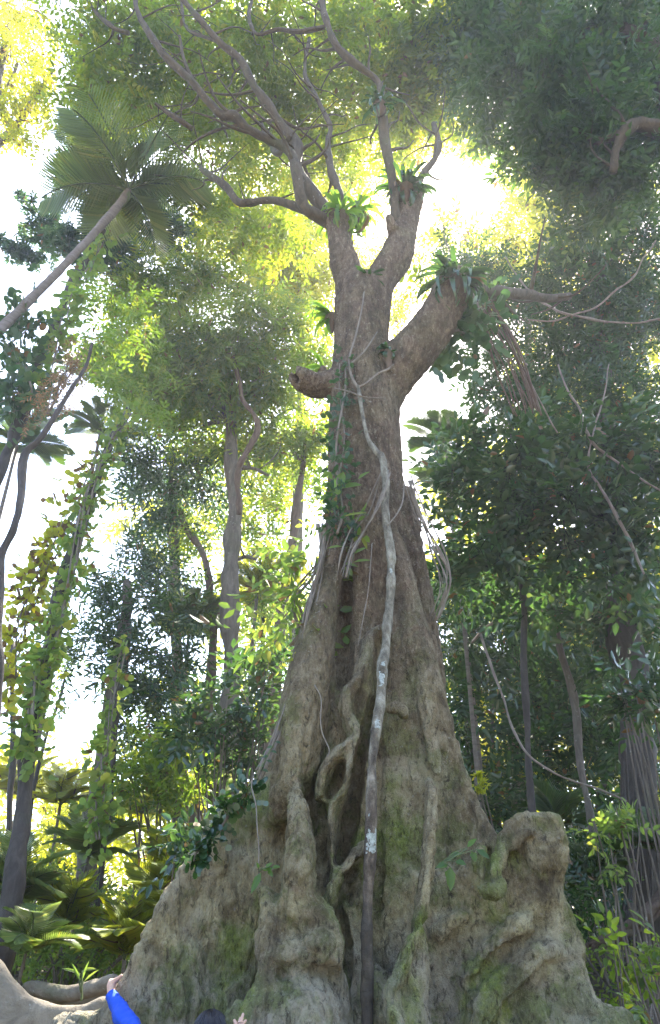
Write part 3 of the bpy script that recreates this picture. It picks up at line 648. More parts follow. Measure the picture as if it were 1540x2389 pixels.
def tree(name, loc_px, label, trunks, blobs, T, leaf, lmat, bmat, cov=2, group=None, cat='tree', crown_kw=None, limbs=()):
    """trunks: first chain is the bole, continued down to the ground"""
    L = px4(trunks); base = L[-1].copy() if L[-1][2] < L[0][2] else L[0].copy()
    if L[-1][2] > L[0][2]: L = L[::-1]
    # carry it to the ground along its own line
    e = L[-1]; p = L[-2]; d = (e-p)[:3]; gz = g1(e[0], e[1])
    if e[2] > gz+.05:
        q = e.copy(); k = (gz-.15-e[2])/min(d[2], -1e-3); k = min(k, 30); q[:3] = e[:3]+d*k*np.array([.3, .3, 1]); q[3] = e[3]*1.25; L.append(q); e = q
    root = empty(name, (e[0], e[1], g1(e[0], e[1])), label, cat, group)
    mb = MB(); tube(mb, L, 12, 9, .09, seed=random.randint(0, 999), freq=2.2, wob=.07); mb.build('trunk', bmat, root)
    for l_ in limbs: limb(root, l_, mat=bmat, sides=8)
    if blobs: crown(root, blobs, T, leaf, lmat, cov, keep=open_gap, **(crown_kw or {}))
    return root

# ---- crown of the giant
cb = []
for (x, y, Y, r, c) in [
 (250, 60, 7.0, 130, 2.6), (380, 40, 8.0, 120, 2.8), (500, 60, 9, 120, 2.6), (620, 40, 7.5, 110, 2.6), (740, 60, 9, 120, 2.4), (860, 60, 8, 110, 2.8), (960, 80, 7.5, 110, 3.0), (1060, 40, 8, 110, 3),
 (240, 170, 7.5, 90, 2.4), (330, 160, 8, 110, 2.8), (440, 150, 9, 110, 2.4), (560, 170, 9, 110, 2.2), (680, 160, 10, 110, 2.2), (800, 170, 9, 100, 2.4), (940, 190, 8.5, 110, 3), (1040, 200, 8.5, 90, 3),
 (420, 250, 8.5, 90, 2.4), (520, 260, 9.5, 100, 2.2), (640, 260, 10, 110, 2.0), (760, 270, 10, 100, 1.8), (850, 280, 9, 80, 1.9), (960, 270, 9, 80, 2.4), (1060, 270, 10, 70, 1.8),
 (480, 340, 9, 80, 2.2), (580, 380, 10, 90, 2.0), (700, 350, 11, 100, 1.6), (800, 380, 11, 80, 1.4), (600, 480, 10, 80, 1.9), (520, 500, 9, 70, 2), (640, 560, 9.5, 80, 2.2), (950, 360, 10, 50, 1.6),
 (200, 250, 8, 60, 2.2), (210, 330, 9, 50, 1.6), (1000, 620, 7.6, 30, 1.2)]: cb.append((x, y, Y, r, c))
crown(giant, cb, T_SMALL, .46, G_CAN, keep=open_gap, clump=8, flat=.6, sig=.19, seed=11, up=.55)


# ------------------------------------------------------------------ palms
def frond_mesh(name, L=1.6, n=30, lw=.042, ll=.5, arch=.9, mats=None, seed=0, vee=.25, hangy=.25):
    r = random.Random(seed); V = []; Fc = []; at_ = []
    P = []; 
    for i in range(n+1):
        t = i/n; a = .95-arch*1.5*t; P.append((0, 0) if not P else (P[-1][0]+math.cos(a)*L/n, P[-1][1]+math.sin(a)*L/n))
    P = np.array([(x, 0, z) for x, z in P]); mb = MB()
    tube(mb, [np.append(p, .016*L/1.6*(1-.8*k/len(P))) for k, p in enumerate(P[::3])], 5, 2, 0, mat=1)
    T = np.gradient(P, axis=0); T /= np.linalg.norm(T, axis=1)[:, None]
    for i in range(3, n+1):
        t = i/n; l = ll*L/1.6*(.45+.9*math.sin(math.pi*(t*.85+.12)))*r.uniform(.9, 1.05); up = np.cross(T[i], (0, -1, 0)); up /= np.linalg.norm(up)
        for s in (-1, 1):
            d = T[i]*(.55+.5*t)+np.array([0, s, 0])*1.0+up*vee-np.array([0, 0, 1])*hangy
            lf = leaf_q(P[i], d, up+np.array([0, -s*.25, 0]), l, lw*L/1.6*.36, .35); v = np.clip(r.gauss(.5, .15), 0, .93)
            if r.random() < .02: v = 1
            mb.add(lf, [[0, 1, 2, 3], [0, 3, 4, 5]], 0, [v, v])
    v = np.concatenate(mb.v); o = mesh_obj(name, v, np.concatenate(mb.f), mats or [G_PALM, B_STEM], None, True, np.concatenate(mb.m), np.concatenate(mb.a))
    me = o.data; bpy.data.objects.remove(o); return me
FR = [frond_mesh('frond', seed=k, arch=a, hangy=h) for k, (a, h) in enumerate([(.8, .2), (1.05, .35), (.6, .1)])]
FRY = [frond_mesh('frond_sunny', seed=k+9, arch=a, hangy=.25, mats=[G_YEL, B_STEM]) for k, a in enumerate([.8, 1.05])]  # sunlit look of these fronds is painted into the leaf colour
FRP = [frond_mesh('frond_lit', seed=k+40, arch=a, hangy=h, mats=[G_PALM2, B_STEM]) for k, (a, h) in enumerate([(.8, .2), (1.05, .35), (.6, .1)])]  # brightened fronds, the light on them put into the leaf colour
FRD = [frond_mesh('frond_dry', seed=20, arch=1.5, hangy=1.0, mats=[G_DEAD, B_BROWN])]
def palm(name, label, top, n=12, L=1.6, stem=None, group=None, cat='palm', meshes=None, pitch=(-35, 35), seed=0, dry=0, dirs=None, stem_mat=None, shaft=False):
    """top: world point of the crown; stem: list of world (x,y,z,r) from top to ground, or None for a straight one"""
    r = random.Random(seed); top = np.array(top, float)
    if stem is None:
        gx, gy = top[0]+r.uniform(-.15, .15), top[1]+r.uniform(-.1, .2); gz = g1(gx, gy)
        stem = [np.array([*top, .03*L]), np.array([(top[0]+gx)/2+r.uniform(-.05, .05), (top[1]+gy)/2, (top[2]+gz)/2, .035*L]), np.array([gx, gy, gz-.1, .045*L])]
    e = stem[-1]; root = empty(name, (e[0], e[1], g1(e[0], e[1])), label, cat, group)
    mb = MB(); tube(mb, stem, 10, 8, .04, seed=seed, freq=5); mb.build('trunk' if L > .8 else 'stem', stem_mat or B_PALM, root)
    if shaft:
        mb = MB(); tube(mb, [np.append(top+np.array([0, 0, .1]), .03), np.append(top-np.array([0.03, 0, .2]), .085), np.append(top-np.array([.12, .02, .5]), .075)], 10, 6, .03); mb.build('crownshaft', B_STEM, root)
    base = Vector([float(c) for c in (top-np.array(root.location))])
    for i in range(n):
        me = r.choice(meshes or FR); az = 2*math.pi*i*.382+r.uniform(-.25, .25); pt = R(r.uniform(*pitch)); roll = r.uniform(-.3, .3); sc = L/1.6*r.uniform(.8, 1.1)
        if dirs and i < len(dirs): az, pt, roll, sc = dirs[i][0], dirs[i][1], dirs[i][2] if len(dirs[i]) > 2 else 0, L/1.6
        f = bpy.data.objects.new('frond', me); COL.objects.link(f); f.parent = root
        f.matrix_local = Matrix.Translation(base) @ Matrix.Rotation(az, 4, 'Z') @ Matrix.Rotation(-pt, 4, 'Y') @ Matrix.Rotation(roll, 4, 'X') @ Matrix.Scale(sc, 4)
    for i in range(dry):
        f = bpy.data.objects.new('dry_frond', FRD[0]); COL.objects.link(f); f.parent = root
        f.matrix_local = Matrix.Translation(base-Vector((0, 0, .15))) @ Matrix.Rotation(r.uniform(0, 6.28), 4, 'Z') @ Matrix.Rotation(R(75), 4, 'Y') @ Matrix.Scale(L/1.6*.8, 4)
    return root
def pstem(L):
    P = px4(L); e = P[-1]
    gz = g1(e[0], e[1])
    if e[2] > gz+.1: P.append(np.array([e[0]-.12*(e[2]-gz), e[1], gz-.1, e[3]*1.15]))
    return P

# the tall feather palm leaning in on the left
bp = at(300, 445, 8.2)
palm('feather_palm', 'tall feather palm leaning in from the side, its big fronds catching the sun', bp, 15, 1.8,
     pstem([(300, 445, 8.2, 7), (268, 490, 8.1, 10), (200, 565, 7.9, 8.5), (130, 640, 7.7, 9), (60, 710, 7.5, 10), (0, 772, 7.3, 11), (-90, 900, 7.0, 14), (-220, 1150, 6.6, 16)]), meshes=FRP, pitch=(-30, 45), seed=4, dry=0, shaft=True,
     dirs=[(R(95), R(30)), (R(135), R(25)), (R(180), R(-5)), (R(190), R(-30)), (R(20), R(10)), (R(-10), R(-15)), (R(250), R(10)), (R(-50), R(-5)), (R(60), R(35)), (R(160), R(5)), (R(-110), R(-20))])

# ------------------------------------------------------------------ leaning trees at the left
tree('sunlit_tree', None, 'sunlit tree with yellow leaves and a pale forked limb against the sky',
     [(20, 60, 9, 7), (-30, 350, 9, 13), (-110, 700, 9, 20), (-260, 1400, 9, 30)],
     [(15, 130, 9, 80), (70, 195, 9, 60), (110, 270, 9, 38), (20, 270, 9, 70), (50, 350, 9, 45, 1.5), (10, 30, 9, 60), (100, 110, 9, 45, 1.3), (60, 60, 9.5, 45, 1.0)],
     T_BROAD, .17, G_YEL, B_GREY, 2.0, crown_kw=dict(vmean=.6, seed=5),
     limbs=[[(-35, 370, 9, 11), (40, 290, 9, 8), (85, 220, 9, 6), (130, 160, 9, 3)], [(30, 300, 9, 5), (5, 240, 9, 4), (40, 150, 9, 3)]])
tree('slender_tree', None, 'slender leaning tree with small bluish-green leaf clusters above, crossing the palm stem',
     [(240, 540, 9.2, 7), (190, 610, 9.0, 9), (150, 700, 8.7, 10), (100, 825, 8.4, 12), (40, 965, 8, 14), (0, 1075, 7.7, 16), (-60, 1260, 7.2, 20), (-150, 1600, 6.8, 24)],
     [(95, 520, 10, 62), (40, 575, 10, 50), (150, 575, 10, 48), (215, 590, 10, 50), (40, 480, 10.5, 35, 1.6), (260, 540, 10, 60), (200, 160, 10, 50, 2.2), (235, 240, 10, 55, 2.6), (190, 330, 10, 55, 2.2), (275, 330, 10, 60), (180, 400, 10, 50), (340, 250, 10.5, 60), (330, 530, 11, 60, 2.4), (410, 540, 11.5, 60, 2.4), (380, 460, 11.5, 55, 2), (300, 600, 11, 55, 2.4)],
     T_WHORL, .26, G_BLUE, B_DARK, 2.8, crown_kw=dict(seed=6))
tree('crooked_sapling', None, 'thin crooked grey sapling with one sharp elbow, nearest the frame edge',
     [(215, 790, 5.6, 4), (200, 860, 5.6, 5), (165, 935, 5.5, 6), (110, 1010, 5.4, 7), (70, 1052, 5.4, 9), (62, 1150, 5.3, 9), (46, 1230, 5.2, 9), (14, 1300, 5.2, 10), (8, 1400, 5.1, 11), (-2, 1500, 5.0, 12), (-20, 1700, 5, 14)],
     [(250, 780, 5.8, 55, 2), (310, 740, 6, 60, 2), (230, 700, 5.9, 40, 1.4)], T_ALT, .15, G_MID, B_DARK, crown_kw=dict(seed=7))
tree('creeper_clad_tree', None, 'leaning dark trunk wrapped in dry vines and round-leaved creeper',
     [(300, 950, 8.6, 7), (262, 1030, 8.5, 9), (215, 1135, 8.3, 11), (180, 1250, 8.1, 12), (140, 1400, 7.9, 14), (102, 1545, 7.7, 16), (62, 1750, 7.4, 17), (32, 1990, 7.1, 20), (15, 2130, 7, 26)],
     [(310, 900, 8.8, 45, 2), (330, 820, 9, 60, 2.2), (260, 860, 9, 40, 1.6), (340, 980, 9, 45, 2)], T_ALT, .2, G_MID, B_DARK, crown_kw=dict(seed=8))
def creeper(label, path, r0, leaf, n, mat, seed, T=None, Y=None, hang=.4, dead=.03, twist=3):
    rs = np.random.default_rng(seed); P = spline(px4([(a, b, y, 3) for a, b, y in path]), 8); mb = MB()
    for k in range(twist):
        Q = P.copy(); ph = rs.uniform(0, 6.28); w = np.linspace(0, 9, len(P))+ph; Q[:, 0] += r0*.5*np.cos(w); Q[:, 1] += r0*.5*np.sin(w); Q[:, 3] = rs.uniform(.006, .016); tube(mb, Q[::3], 5, 4, .1, seed=k)
    c = P[len(P)//2, :3]; lo = P[P[:, 2].argmin()]
    root = empty('creeper', (lo[0], lo[1], lo[2]), label, 'creeper'); mb.build('stem', B_VINE, root)
    i = rs.integers(0, len(P), n); C = P[i, :3]+rs.normal(0, 1, (n, 3))*r0*np.array([1, 1, 1.2]); D = (C-P[i, :3]); D[:, 2] -= hang*r0
    mb = MB(); scatter(mb, C, D, T or T_ROUND, leaf, rs, .3, .55, .2, dead=dead); mb.build('foliage', mat, root); return root
creeper('round-leaved creeper climbing the dark leaning trunk, sunlit yellow-green', [(300, 960, 8.4), (215, 1140, 8.1), (150, 1390, 7.7), (100, 1560, 7.5), (60, 1760, 7.2)], .11, .075, 520, G_LIME, 1)
creeper('tangle of yellow and rusty creeper hanging beside the dark leaning trunk', [(230, 1080, 8.6), (150, 1240, 8.6), (95, 1340, 8.6), (50, 1480, 8.6), (20, 1620, 8.6)], .15, .09, 420, G_YEL, 2, dead=.3)
creeper('round-leaved creeper hanging along the slender leaning stem below the palm', [(235, 560, 8.4), (180, 680, 8.2), (140, 780, 8.1), (90, 920, 7.9)], .12, .10, 240, G_LIME, 3)
creeper('creeper of round leaves bunched at the frame edge between two leaning stems', [(60, 740, 7.8), (30, 800, 7.8), (60, 900, 7.6), (20, 960, 7.6)], .22, .10, 380, G_BLUE, 4)
creeper('brown clump of dead hanging creeper caught beside the crooked sapling', [(200, 800, 6.6), (170, 850, 6.6), (140, 900, 6.6), (105, 960, 6.6)], .09, .10, 200, G_DEAD, 5, T=T_LONG, hang=2.5, dead=.2)
creeper('chain of heart-shaped creeper leaves below the bluish tree', [(290, 1500, 9), (250, 1700, 8.6), (235, 1850, 8.3), (225, 1960, 8.2)], .08, .085, 150, G_LIME, 6)
tree('grey_trunk_tree', None, 'upright tree with dark bluish leaf clumps standing against the white sky',
     [(300, 1360, 11.5, 12), (288, 1480, 11.3, 15), (262, 1620, 11.1, 19), (240, 1750, 11, 21), (218, 1900, 10.8, 24), (205, 2060, 10.7, 27)],
     [(300, 1330, 11.5, 75), (380, 1290, 11.7, 60, 1.8), (230, 1380, 11.5, 50, 1.8), (330, 1440, 11.3, 80, 2.6), (200, 1490, 11, 62, 2.4), (265, 1560, 11, 70, 2.2), (170, 1560, 11, 45, 1.8), (390, 1520, 11.5, 70, 2.4), (340, 1620, 11, 55, 1.6), (270, 1700, 11, 45, 1.8), (180, 1630, 11, 35, 1.2)],
     T_LONG, .30, G_DARK, B_GREY, 2.4, crown_kw=dict(seed=9))
tree('bluish_tree', None, 'tree with drooping bluish leaves at the edge of the open sky, halfway up',
     [(400, 1050, 13, 9), (408, 1300, 13, 12), (415, 1600, 13, 15), (418, 1900, 13, 18)],
     [(350, 1040, 12.5, 58, 2.6), (330, 1120, 12.5, 48, 2.2), (400, 1100, 13, 70, 2.8), (350, 1190, 12.5, 50, 1.8), (420, 1200, 13, 60, 2), (470, 1140, 13, 70, 2.6), (380, 990, 13, 60, 2.6)],
     T_LONG, .32, G_BLUE, B_GREY, crown_kw=dict(seed=10, hang=.3))
tree('straight_tree', None, 'straight grey trunk rising midway between open sky and the giant, draped in dense foliage',
     [(536, 880, 12.2, 13), (545, 1150, 12, 16), (545, 1300, 11.9, 19), (540, 1450, 11.8, 21), (536, 1600, 11.7, 23), (540, 1790, 11.6, 26), (546, 1900, 11.6, 30)],
     [(430, 640, 11.5, 95, 3.5), (330, 680, 11, 85, 3), (540, 650, 12, 80, 1.5), (300, 790, 10.5, 75, 2.8), (400, 790, 11, 100, 4), (520, 780, 11.5, 100, 4), (620, 770, 12, 95, 2.6), (700, 720, 12.5, 60, 1.0), (430, 900, 11.5, 90, 4), (540, 900, 12, 85, 3.4), (640, 890, 12, 85, 3.6), (350, 910, 11.5, 70, 3), (720, 830, 12.5, 60, 2.8), (480, 1010, 12.4, 75, 3), (620, 1010, 12.6, 75, 2.8), (720, 990, 13, 60, 2.8), (540, 560, 12, 60, 1)],
     T_LONG, .34, G_MID, B_GREY, 3.2, crown_kw=dict(seed=12, hang=.8, deep=.7, flat=1.0, vmean=.6, sig=.3),
     limbs=[[(536, 975, 12.1, 9), (510, 945, 12, 8), (485, 915, 12, 6)], [(535, 965, 12.1, 8), (500, 985, 12, 7), (475, 995, 12, 5)], [(550, 1090, 12, 7), (590, 1092, 12, 5), (625, 1110, 12, 4)], [(550, 1310, 12, 6), (575, 1300, 12, 5), (600, 1305, 12, 3)]])
tree('yellow_green_tree', None, 'bright yellow-green sunlit tree behind the giant, glowing beside its upper fork',
     [(690, 560, 16, 8), (700, 900, 16, 11), (690, 1300, 16, 13), (680, 1700, 16, 15)],
     [(600, 560, 15, 80, 3), (680, 600, 15, 85, 3.4), (740, 560, 16, 60, 3), (730, 660, 16, 60, 3.4), (640, 650, 15, 60, 3), (540, 520, 15, 70, 2.6), (470, 560, 15, 60, 2.4), (700, 500, 16, 60, 2.4), (740, 760, 16, 50, 2.4), (840, 600, 18, 50, 1.6), (930, 760, 17, 40, 1.4), (820, 430, 17, 60, 1.2), (900, 560, 17, 40, 1.0), (760, 440, 17, 60, 1.4), (930, 690, 17, 50, 1.8), (680, 400, 17, 70, 1.6), (840, 340, 17, 70, 1.4), (740, 330, 17, 70, 1.4), (900, 420, 17, 50, 1.2), (560, 420, 17, 60, 1.2), (620, 320, 17, 60, 1.0), (960, 480, 17, 30, 1.0)],
     T_ALT, .34, G_YEL, B_GREY, crown_kw=dict(seed=13, vmean=.55))
tree('vine_hung_tree', None, 'thin dark trunk hung with vines, next to the left edge of the giant',
     [(715, 960, 13.5, 6), (705, 1060, 13.4, 7), (690, 1180, 13.3, 9), (680, 1270, 13.2, 11), (662, 1400, 13.1, 12), (650, 1520, 13, 13), (636, 1720, 13, 15)],
     [(660, 1080, 13.5, 60, 2.4), (740, 1080, 13.5, 50, 2.4), (620, 1160, 13.5, 55, 1.8), (600, 1350, 13, 50, 1.4), (740, 1150, 14, 40, 1.8), (620, 1260, 13.5, 50, 1.5)], T_ALT, .28, G_MID, B_BROWN, crown_kw=dict(seed=14),
     limbs=[[(700, 1080, 13.3, 4), (670, 1035, 13.3, 4), (660, 990, 13.3, 3)]])
tree('reddish_tree', None, 'thin reddish-brown trunk with a kink, left of the straight grey trunk',
     [(425, 1190, 12.8, 6), (440, 1235, 12.7, 7), (475, 1290, 12.6, 8), (490, 1380, 12.5, 10), (502, 1460, 12.4, 10), (492, 1560, 12.3, 10), (484, 1650, 12.2, 11), (468, 1800, 12.1, 13)],
     [(470, 1240, 12.8, 60, 1.5), (420, 1340, 12.8, 60, 1.6), (480, 1430, 12.6, 50, 1.5), (430, 1450, 12.5, 55, 2)], T_ALT, .26, G_MID, B_BROWN, crown_kw=dict(seed=15))
# a dark crooked liana beside the straight trunk
def vine(name, label, L, mat=None, cat='liana', group=None, sides=7, wob=.02, rough=.08):
    mb = MB(); tube(mb, px4(L), sides, 8, rough, seed=random.randint(0, 999), freq=5, wob=wob); o = mb.build(name, mat or B_VINE); tag(o, label, cat, group); return o
vine('liana', 'dark crooked liana twisting up in front of the straight grey trunk', [(545, 830, 11.2, 4), (558, 900, 11.2, 5), (566, 935, 11.2, 5), (600, 985, 11.2, 7), (592, 1025, 11.2, 7), (566, 1070, 11.2, 7), (556, 1110, 11.3, 8), (556, 1200, 11.5, 6)], B_BROWN)

# ------------------------------------------------------------------ right-hand side
tree('overhanging_tree', None, 'big tree overhanging the upper corner, its dense dark canopy and pale limbs closest overhead',
     [(1500, 60, 6.4, 26), (1590, 300, 6.6, 34), (1680, 700, 6.8, 44), (1800, 1500, 7, 60)],
     [(1130, 60, 7.2, 95, 4.5), (1230, 60, 6.6, 110, 5), (1350, 60, 6.2, 110, 4.5), (1460, 80, 6.6, 110, 4.5), (1110, 160, 7.5, 80, 4), (1200, 180, 6.8, 100, 5), (1310, 190, 6.4, 110, 5), (1420, 210, 6.6, 110, 4.5), (1520, 220, 7, 90, 4), (1200, 290, 7.3, 75, 4), (1290, 310, 6.8, 90, 5), (1390, 330, 6.8, 100, 5), (1490, 360, 7, 100, 4.5), (1300, 410, 7.2, 60, 4.5), (1380, 440, 7.2, 80, 4.5), (1350, 520, 7.5, 55, 3.5), (1550, 60, 7, 90, 4), (1140, 270, 8, 45, 2.5), (1010, 110, 8, 60, 3)],
     T_ALT, .33, G_SHADE, B_LIMB, 3.8, crown_kw=dict(seed=20, vmean=.4, clump=7, sig=.18, dead=.002),
     limbs=[[(1600, 310, 6.6, 26), (1530, 300, 6.4, 22), (1478, 292, 6.3, 17), (1440, 345, 6.4, 12), (1430, 400, 6.6, 8)], [(1478, 292, 6.3, 12), (1400, 330, 6.5, 8), (1340, 300, 6.6, 6)],
            [(1540, 120, 6.4, 22), (1480, 90, 6.3, 20), (1420, 60, 6.2, 14), (1360, 80, 6.2, 8), (1290, 130, 6.3, 7), (1270, 190, 6.3, 8), (1290, 120, 6.3, 4)], [(1290, 75, 6.3, 7), (1283, 120, 6.3, 9), (1268, 165, 6.35, 9), (1290, 200, 6.4, 6)], [(1240, 150, 6.8, 3), (1160, 60, 7, 4), (1080, 10, 7, 4)]])
vt = tree('speckled_tree', None, 'tall dark-leaved tree on the bank, sky sparkling through its upper crown, vines round its base',
     [(1395, 620, 10.5, 16), (1410, 900, 10.2, 22), (1440, 1250, 9.9, 28), (1478, 1700, 9.6, 36), (1496, 1900, 9.5, 42), (1500, 2120, 9.4, 46), (1498, 2230, 9.4, 54)],
     [(1260, 640, 10.5, 70, 2.4), (1350, 620, 10, 80, 2.6), (1450, 600, 10, 90, 2.8), (1520, 700, 10, 80, 3), (1400, 720, 10, 85, 3), (1290, 740, 10.5, 75, 3), (1190, 700, 10.5, 60, 2.6), (1480, 820, 10, 90, 3.2), (1370, 830, 10, 85, 3.2), (1250, 840, 10.3, 85, 3.2), (1150, 800, 10.5, 60, 2.6), (1140, 880, 10.5, 45, 2.2), (1510, 500, 9.5, 70, 2.6), (1430, 480, 9.5, 60, 2.6), (1200, 950, 10.3, 80, 3.2), (1320, 950, 10, 90, 3.5), (1450, 940, 9.8, 90, 3.5), (1060, 600, 10.5, 50, 2), (1120, 640, 10, 60, 2.6), (1100, 730, 10.2, 50, 2.2)],
     T_ALT, .25, G_DARK, B_DARK, 3, crown_kw=dict(seed=21))
tree('golden_tree', None, 'backlit golden-yellow tree ringing the bright sun gap in the canopy',
     [(1240, 560, 17, 7), (1230, 900, 17, 11), (1215, 1300, 17, 13), (1200, 1750, 17, 16)],
     [(1235, 560, 16, 60, 2.2), (1215, 480, 16, 48, 2.0), (1160, 590, 16, 62, 2.2), (1230, 390, 16, 60, 2), (1300, 580, 16, 55, 2), (1120, 345, 16, 60, 2.0), (1060, 320, 16, 50, 1.6), (1020, 600, 16, 30, 1.2), (1290, 470, 16, 40, 1.6), (960, 330, 16, 60, 1.6)],
     T_ALT, .34, G_YEL, B_GREY, crown_kw=dict(seed=22, vmean=.65, dead=.05))
tree('glossy_tree', None, 'bushy tree with large glossy dark leaves filling the slope beside the giant',
     [(1190, 980, 9.2, 6), (1210, 1300, 9, 7), (1225, 1600, 8.9, 8), (1235, 1900, 8.8, 9)],
     [(1120, 1060, 8.8, 70, 3), (1220, 1050, 8.4, 85, 3.6), (1330, 1060, 8.2, 90, 3.6), (1440, 1050, 8.2, 95, 3.6), (1520, 1100, 8.2, 80, 3.6), (1080, 1150, 9, 65, 3), (1170, 1160, 8.5, 85, 3.8), (1280, 1170, 8.2, 90, 3.8), (1400, 1180, 8, 95, 3.8), (1500, 1220, 8, 90, 3.6), (1110, 1260, 9, 75, 3.2), (1220, 1280, 8.6, 85, 3.4), (1340, 1290, 8.4, 85, 3.2), (1450, 1330, 8.2, 90, 3.2), (1060, 1340, 9.4, 60, 2.8), (1150, 1370, 9.2, 75, 2.8), (1260, 1390, 9, 70, 2.4), (1060, 1060, 9.4, 45, 2)],
     T_BROAD, .25, G_DARK, B_DARK, 3.4, crown_kw=dict(seed=23, up=.75, vmean=.5, clump=8))
tree('mottled_sapling', None, 'thin pale mottled trunk on the darker side, slanting through the undergrowth',
     [(1290, 1390, 10.4, 6), (1312, 1490, 10.3, 7), (1328, 1600, 10.2, 8), (1346, 1710, 10.1, 8), (1362, 1830, 10, 9), (1376, 1960, 9.9, 10), (1382, 2120, 9.9, 11)],
     [(1300, 1400, 10.2, 60, 2.2), (1380, 1450, 10, 70, 2.4), (1500, 1450, 9.6, 75, 2.8), (1420, 1560, 10, 60, 2), (1510, 1580, 9.5, 55, 2.2)], T_BROAD, .2, G_DARK, B_GREY, crown_kw=dict(seed=24))
for i, (L, lab, bl) in enumerate([
    ([(1090, 1480, 14, 11), (1096, 1700, 14, 13), (1100, 1900, 14, 14)], 'dark straight trunk seen just past the edge of the giant, beyond its buttress', [(1060, 1480, 13.5, 60, 2.4), (1130, 1500, 13.5, 60, 2.4), (1090, 1580, 13.5, 50, 1.5)]),
    ([(1138, 1500, 15, 5), (1150, 1700, 15, 6), (1160, 1900, 15, 7)], 'thin dark sapling next to the dark straight trunk', [(1180, 1480, 14, 65, 2.6), (1150, 1600, 14, 50, 1.6)]),
    ([(1240, 1500, 16, 7), (1232, 1700, 16, 8), (1225, 1950, 16, 9)], 'slim trunk in the shade, left of the pale mottled one', [(1240, 1540, 15, 65, 2.4), (1210, 1650, 15, 60, 1.8), (1290, 1620, 15, 60, 2.0)]),
    ([(1420, 1560, 14, 8), (1412, 1750, 14, 9), (1406, 2000, 14, 10)], 'slim trunk in the shade, between the mottled trunk and the vine-wrapped one', [(1420, 1650, 14, 65, 1.8), (1350, 1690, 14, 60, 1.6), (1440, 1750, 13, 55, 1.6)]),
    ([(30, 1500, 14, 6), (25, 1800, 14, 8), (22, 2050, 14, 9)], 'thin trunk in the sunlit clearing at the frame edge', [(30, 1620, 14, 45, 1.3)]),
    ([(150, 1560, 13, 3), (90, 1800, 13, 4), (62, 1950, 13, 5), (40, 2120, 13, 6)], 'thin slanting stem tied with dry vine in the sunlit clearing', [(160, 1540, 13, 35, 1.0)]),
    ([(278, 1560, 9.6, 4), (255, 1780, 9.5, 6), (238, 1930, 9.4, 7), (222, 2150, 9.3, 8)], 'thin dark stem crossing the grey trunk', [(290, 1760, 9.8, 40, 1.6), (330, 1800, 9.8, 55, 2.0)]),
    ([(258, 1850, 9, 3), (255, 1920, 9, 4), (240, 1975, 9, 5), (228, 2160, 9, 6)], 'short bent sapling in the ferns below the grey trunk', [(275, 1850, 9, 30, 1.3)]),
    ([(415, 1600, 12, 6), (412, 1800, 12, 8), (410, 1980, 12, 9)], 'thin trunk among dark shrubs left of the reddish one', [(360, 1720, 11.5, 60, 2.4), (420, 1640, 12, 60, 2.2), (330, 1650, 12, 50, 1.5)]),
    ([(615, 1380, 14, 5), (612, 1600, 14, 6), (606, 1800, 14, 7)], 'pale thin trunk between the straight grey trunk and the giant', [(620, 1420, 14, 50, 1.8), (590, 1530, 14, 55, 1.8)])]):
    tree('sapling' if i in (1, 5, 7) else 'slim_tree', None, lab, L, bl, T_ALT, .24, G_MID if i not in (0, 1, 2, 3) else G_DARK, B_DARK, group='slim trunks through the forest', crown_kw=dict(seed=60+i))

# pale loops of liana across the dark side
GL = 'lianas looping across the dark side'
for lab, L in [
    ('long liana sagging in a wide curve across the dark side', [(1175, 600, 8.5, 3), (1240, 680, 8.2, 4), (1300, 725, 8, 5), (1380, 748, 7.8, 5), (1460, 752, 7.6, 4), (1560, 745, 7.4, 4)]),
    ('liana curving up and crossing over the sagging one', [(1235, 750, 8, 3), (1310, 745, 8, 4), (1370, 725, 8, 4), (1440, 680, 8, 4), (1490, 630, 8, 4), (1530, 560, 8, 3)]),
    ('knotty pale branch-like liana among the glossy leaves', [(1300, 850, 7.8, 3), (1340, 940, 7.7, 4), (1380, 1020, 7.6, 6), (1420, 1060, 7.6, 5), (1500, 1120, 7.5, 4), (1550, 1160, 7.5, 4)]),
    ('zigzag pale liana dropping below the glossy leaves', [(1420, 850, 7.8, 2), (1400, 960, 7.7, 3), (1370, 1070, 7.6, 4), (1400, 1130, 7.6, 6), (1440, 1200, 7.6, 8), (1470, 1260, 7.6, 6), (1500, 1340, 7.6, 5)]),
    ('thin liana hanging down the middle of the dark slope', [(1120, 1480, 9, 5), (1160, 1590, 8.8, 5), (1190, 1680, 8.6, 5), (1225, 1750, 8.4, 5), (1300, 1800, 8.3, 4), (1400, 1850, 8.2, 4), (1470, 1880, 8.1, 4)]),
    ('dark arching branch-like liana above the background trunks', [(1100, 1500, 10, 5), (1140, 1460, 10, 6), (1200, 1436, 10, 6), (1270, 1425, 10, 5), (1340, 1440, 10, 3)]),
    ('rope-like liana swinging beside the upper trunk toward the dark side', [(1000, 430, 7.5, 2), (1030, 520, 7.3, 2), (1060, 600, 7.1, 3), (1110, 700, 7, 3), (1180, 790, 7, 3), (1240, 900, 7.2, 3), (1300, 1010, 7.4, 3)]),
    ('thin hanging vine dangling in the bright gap beside the limb', [(1045, 790, 6.6, 1.2), (1040, 850, 6.6, 1.2), (1030, 910, 6.6, 1.2), (1020, 960, 6.6, 1.2)])]:
    vine('liana', lab, [(a, b, c_, d_*.6) for a, b, c_, d_ in L], group=GL, wob=.05)
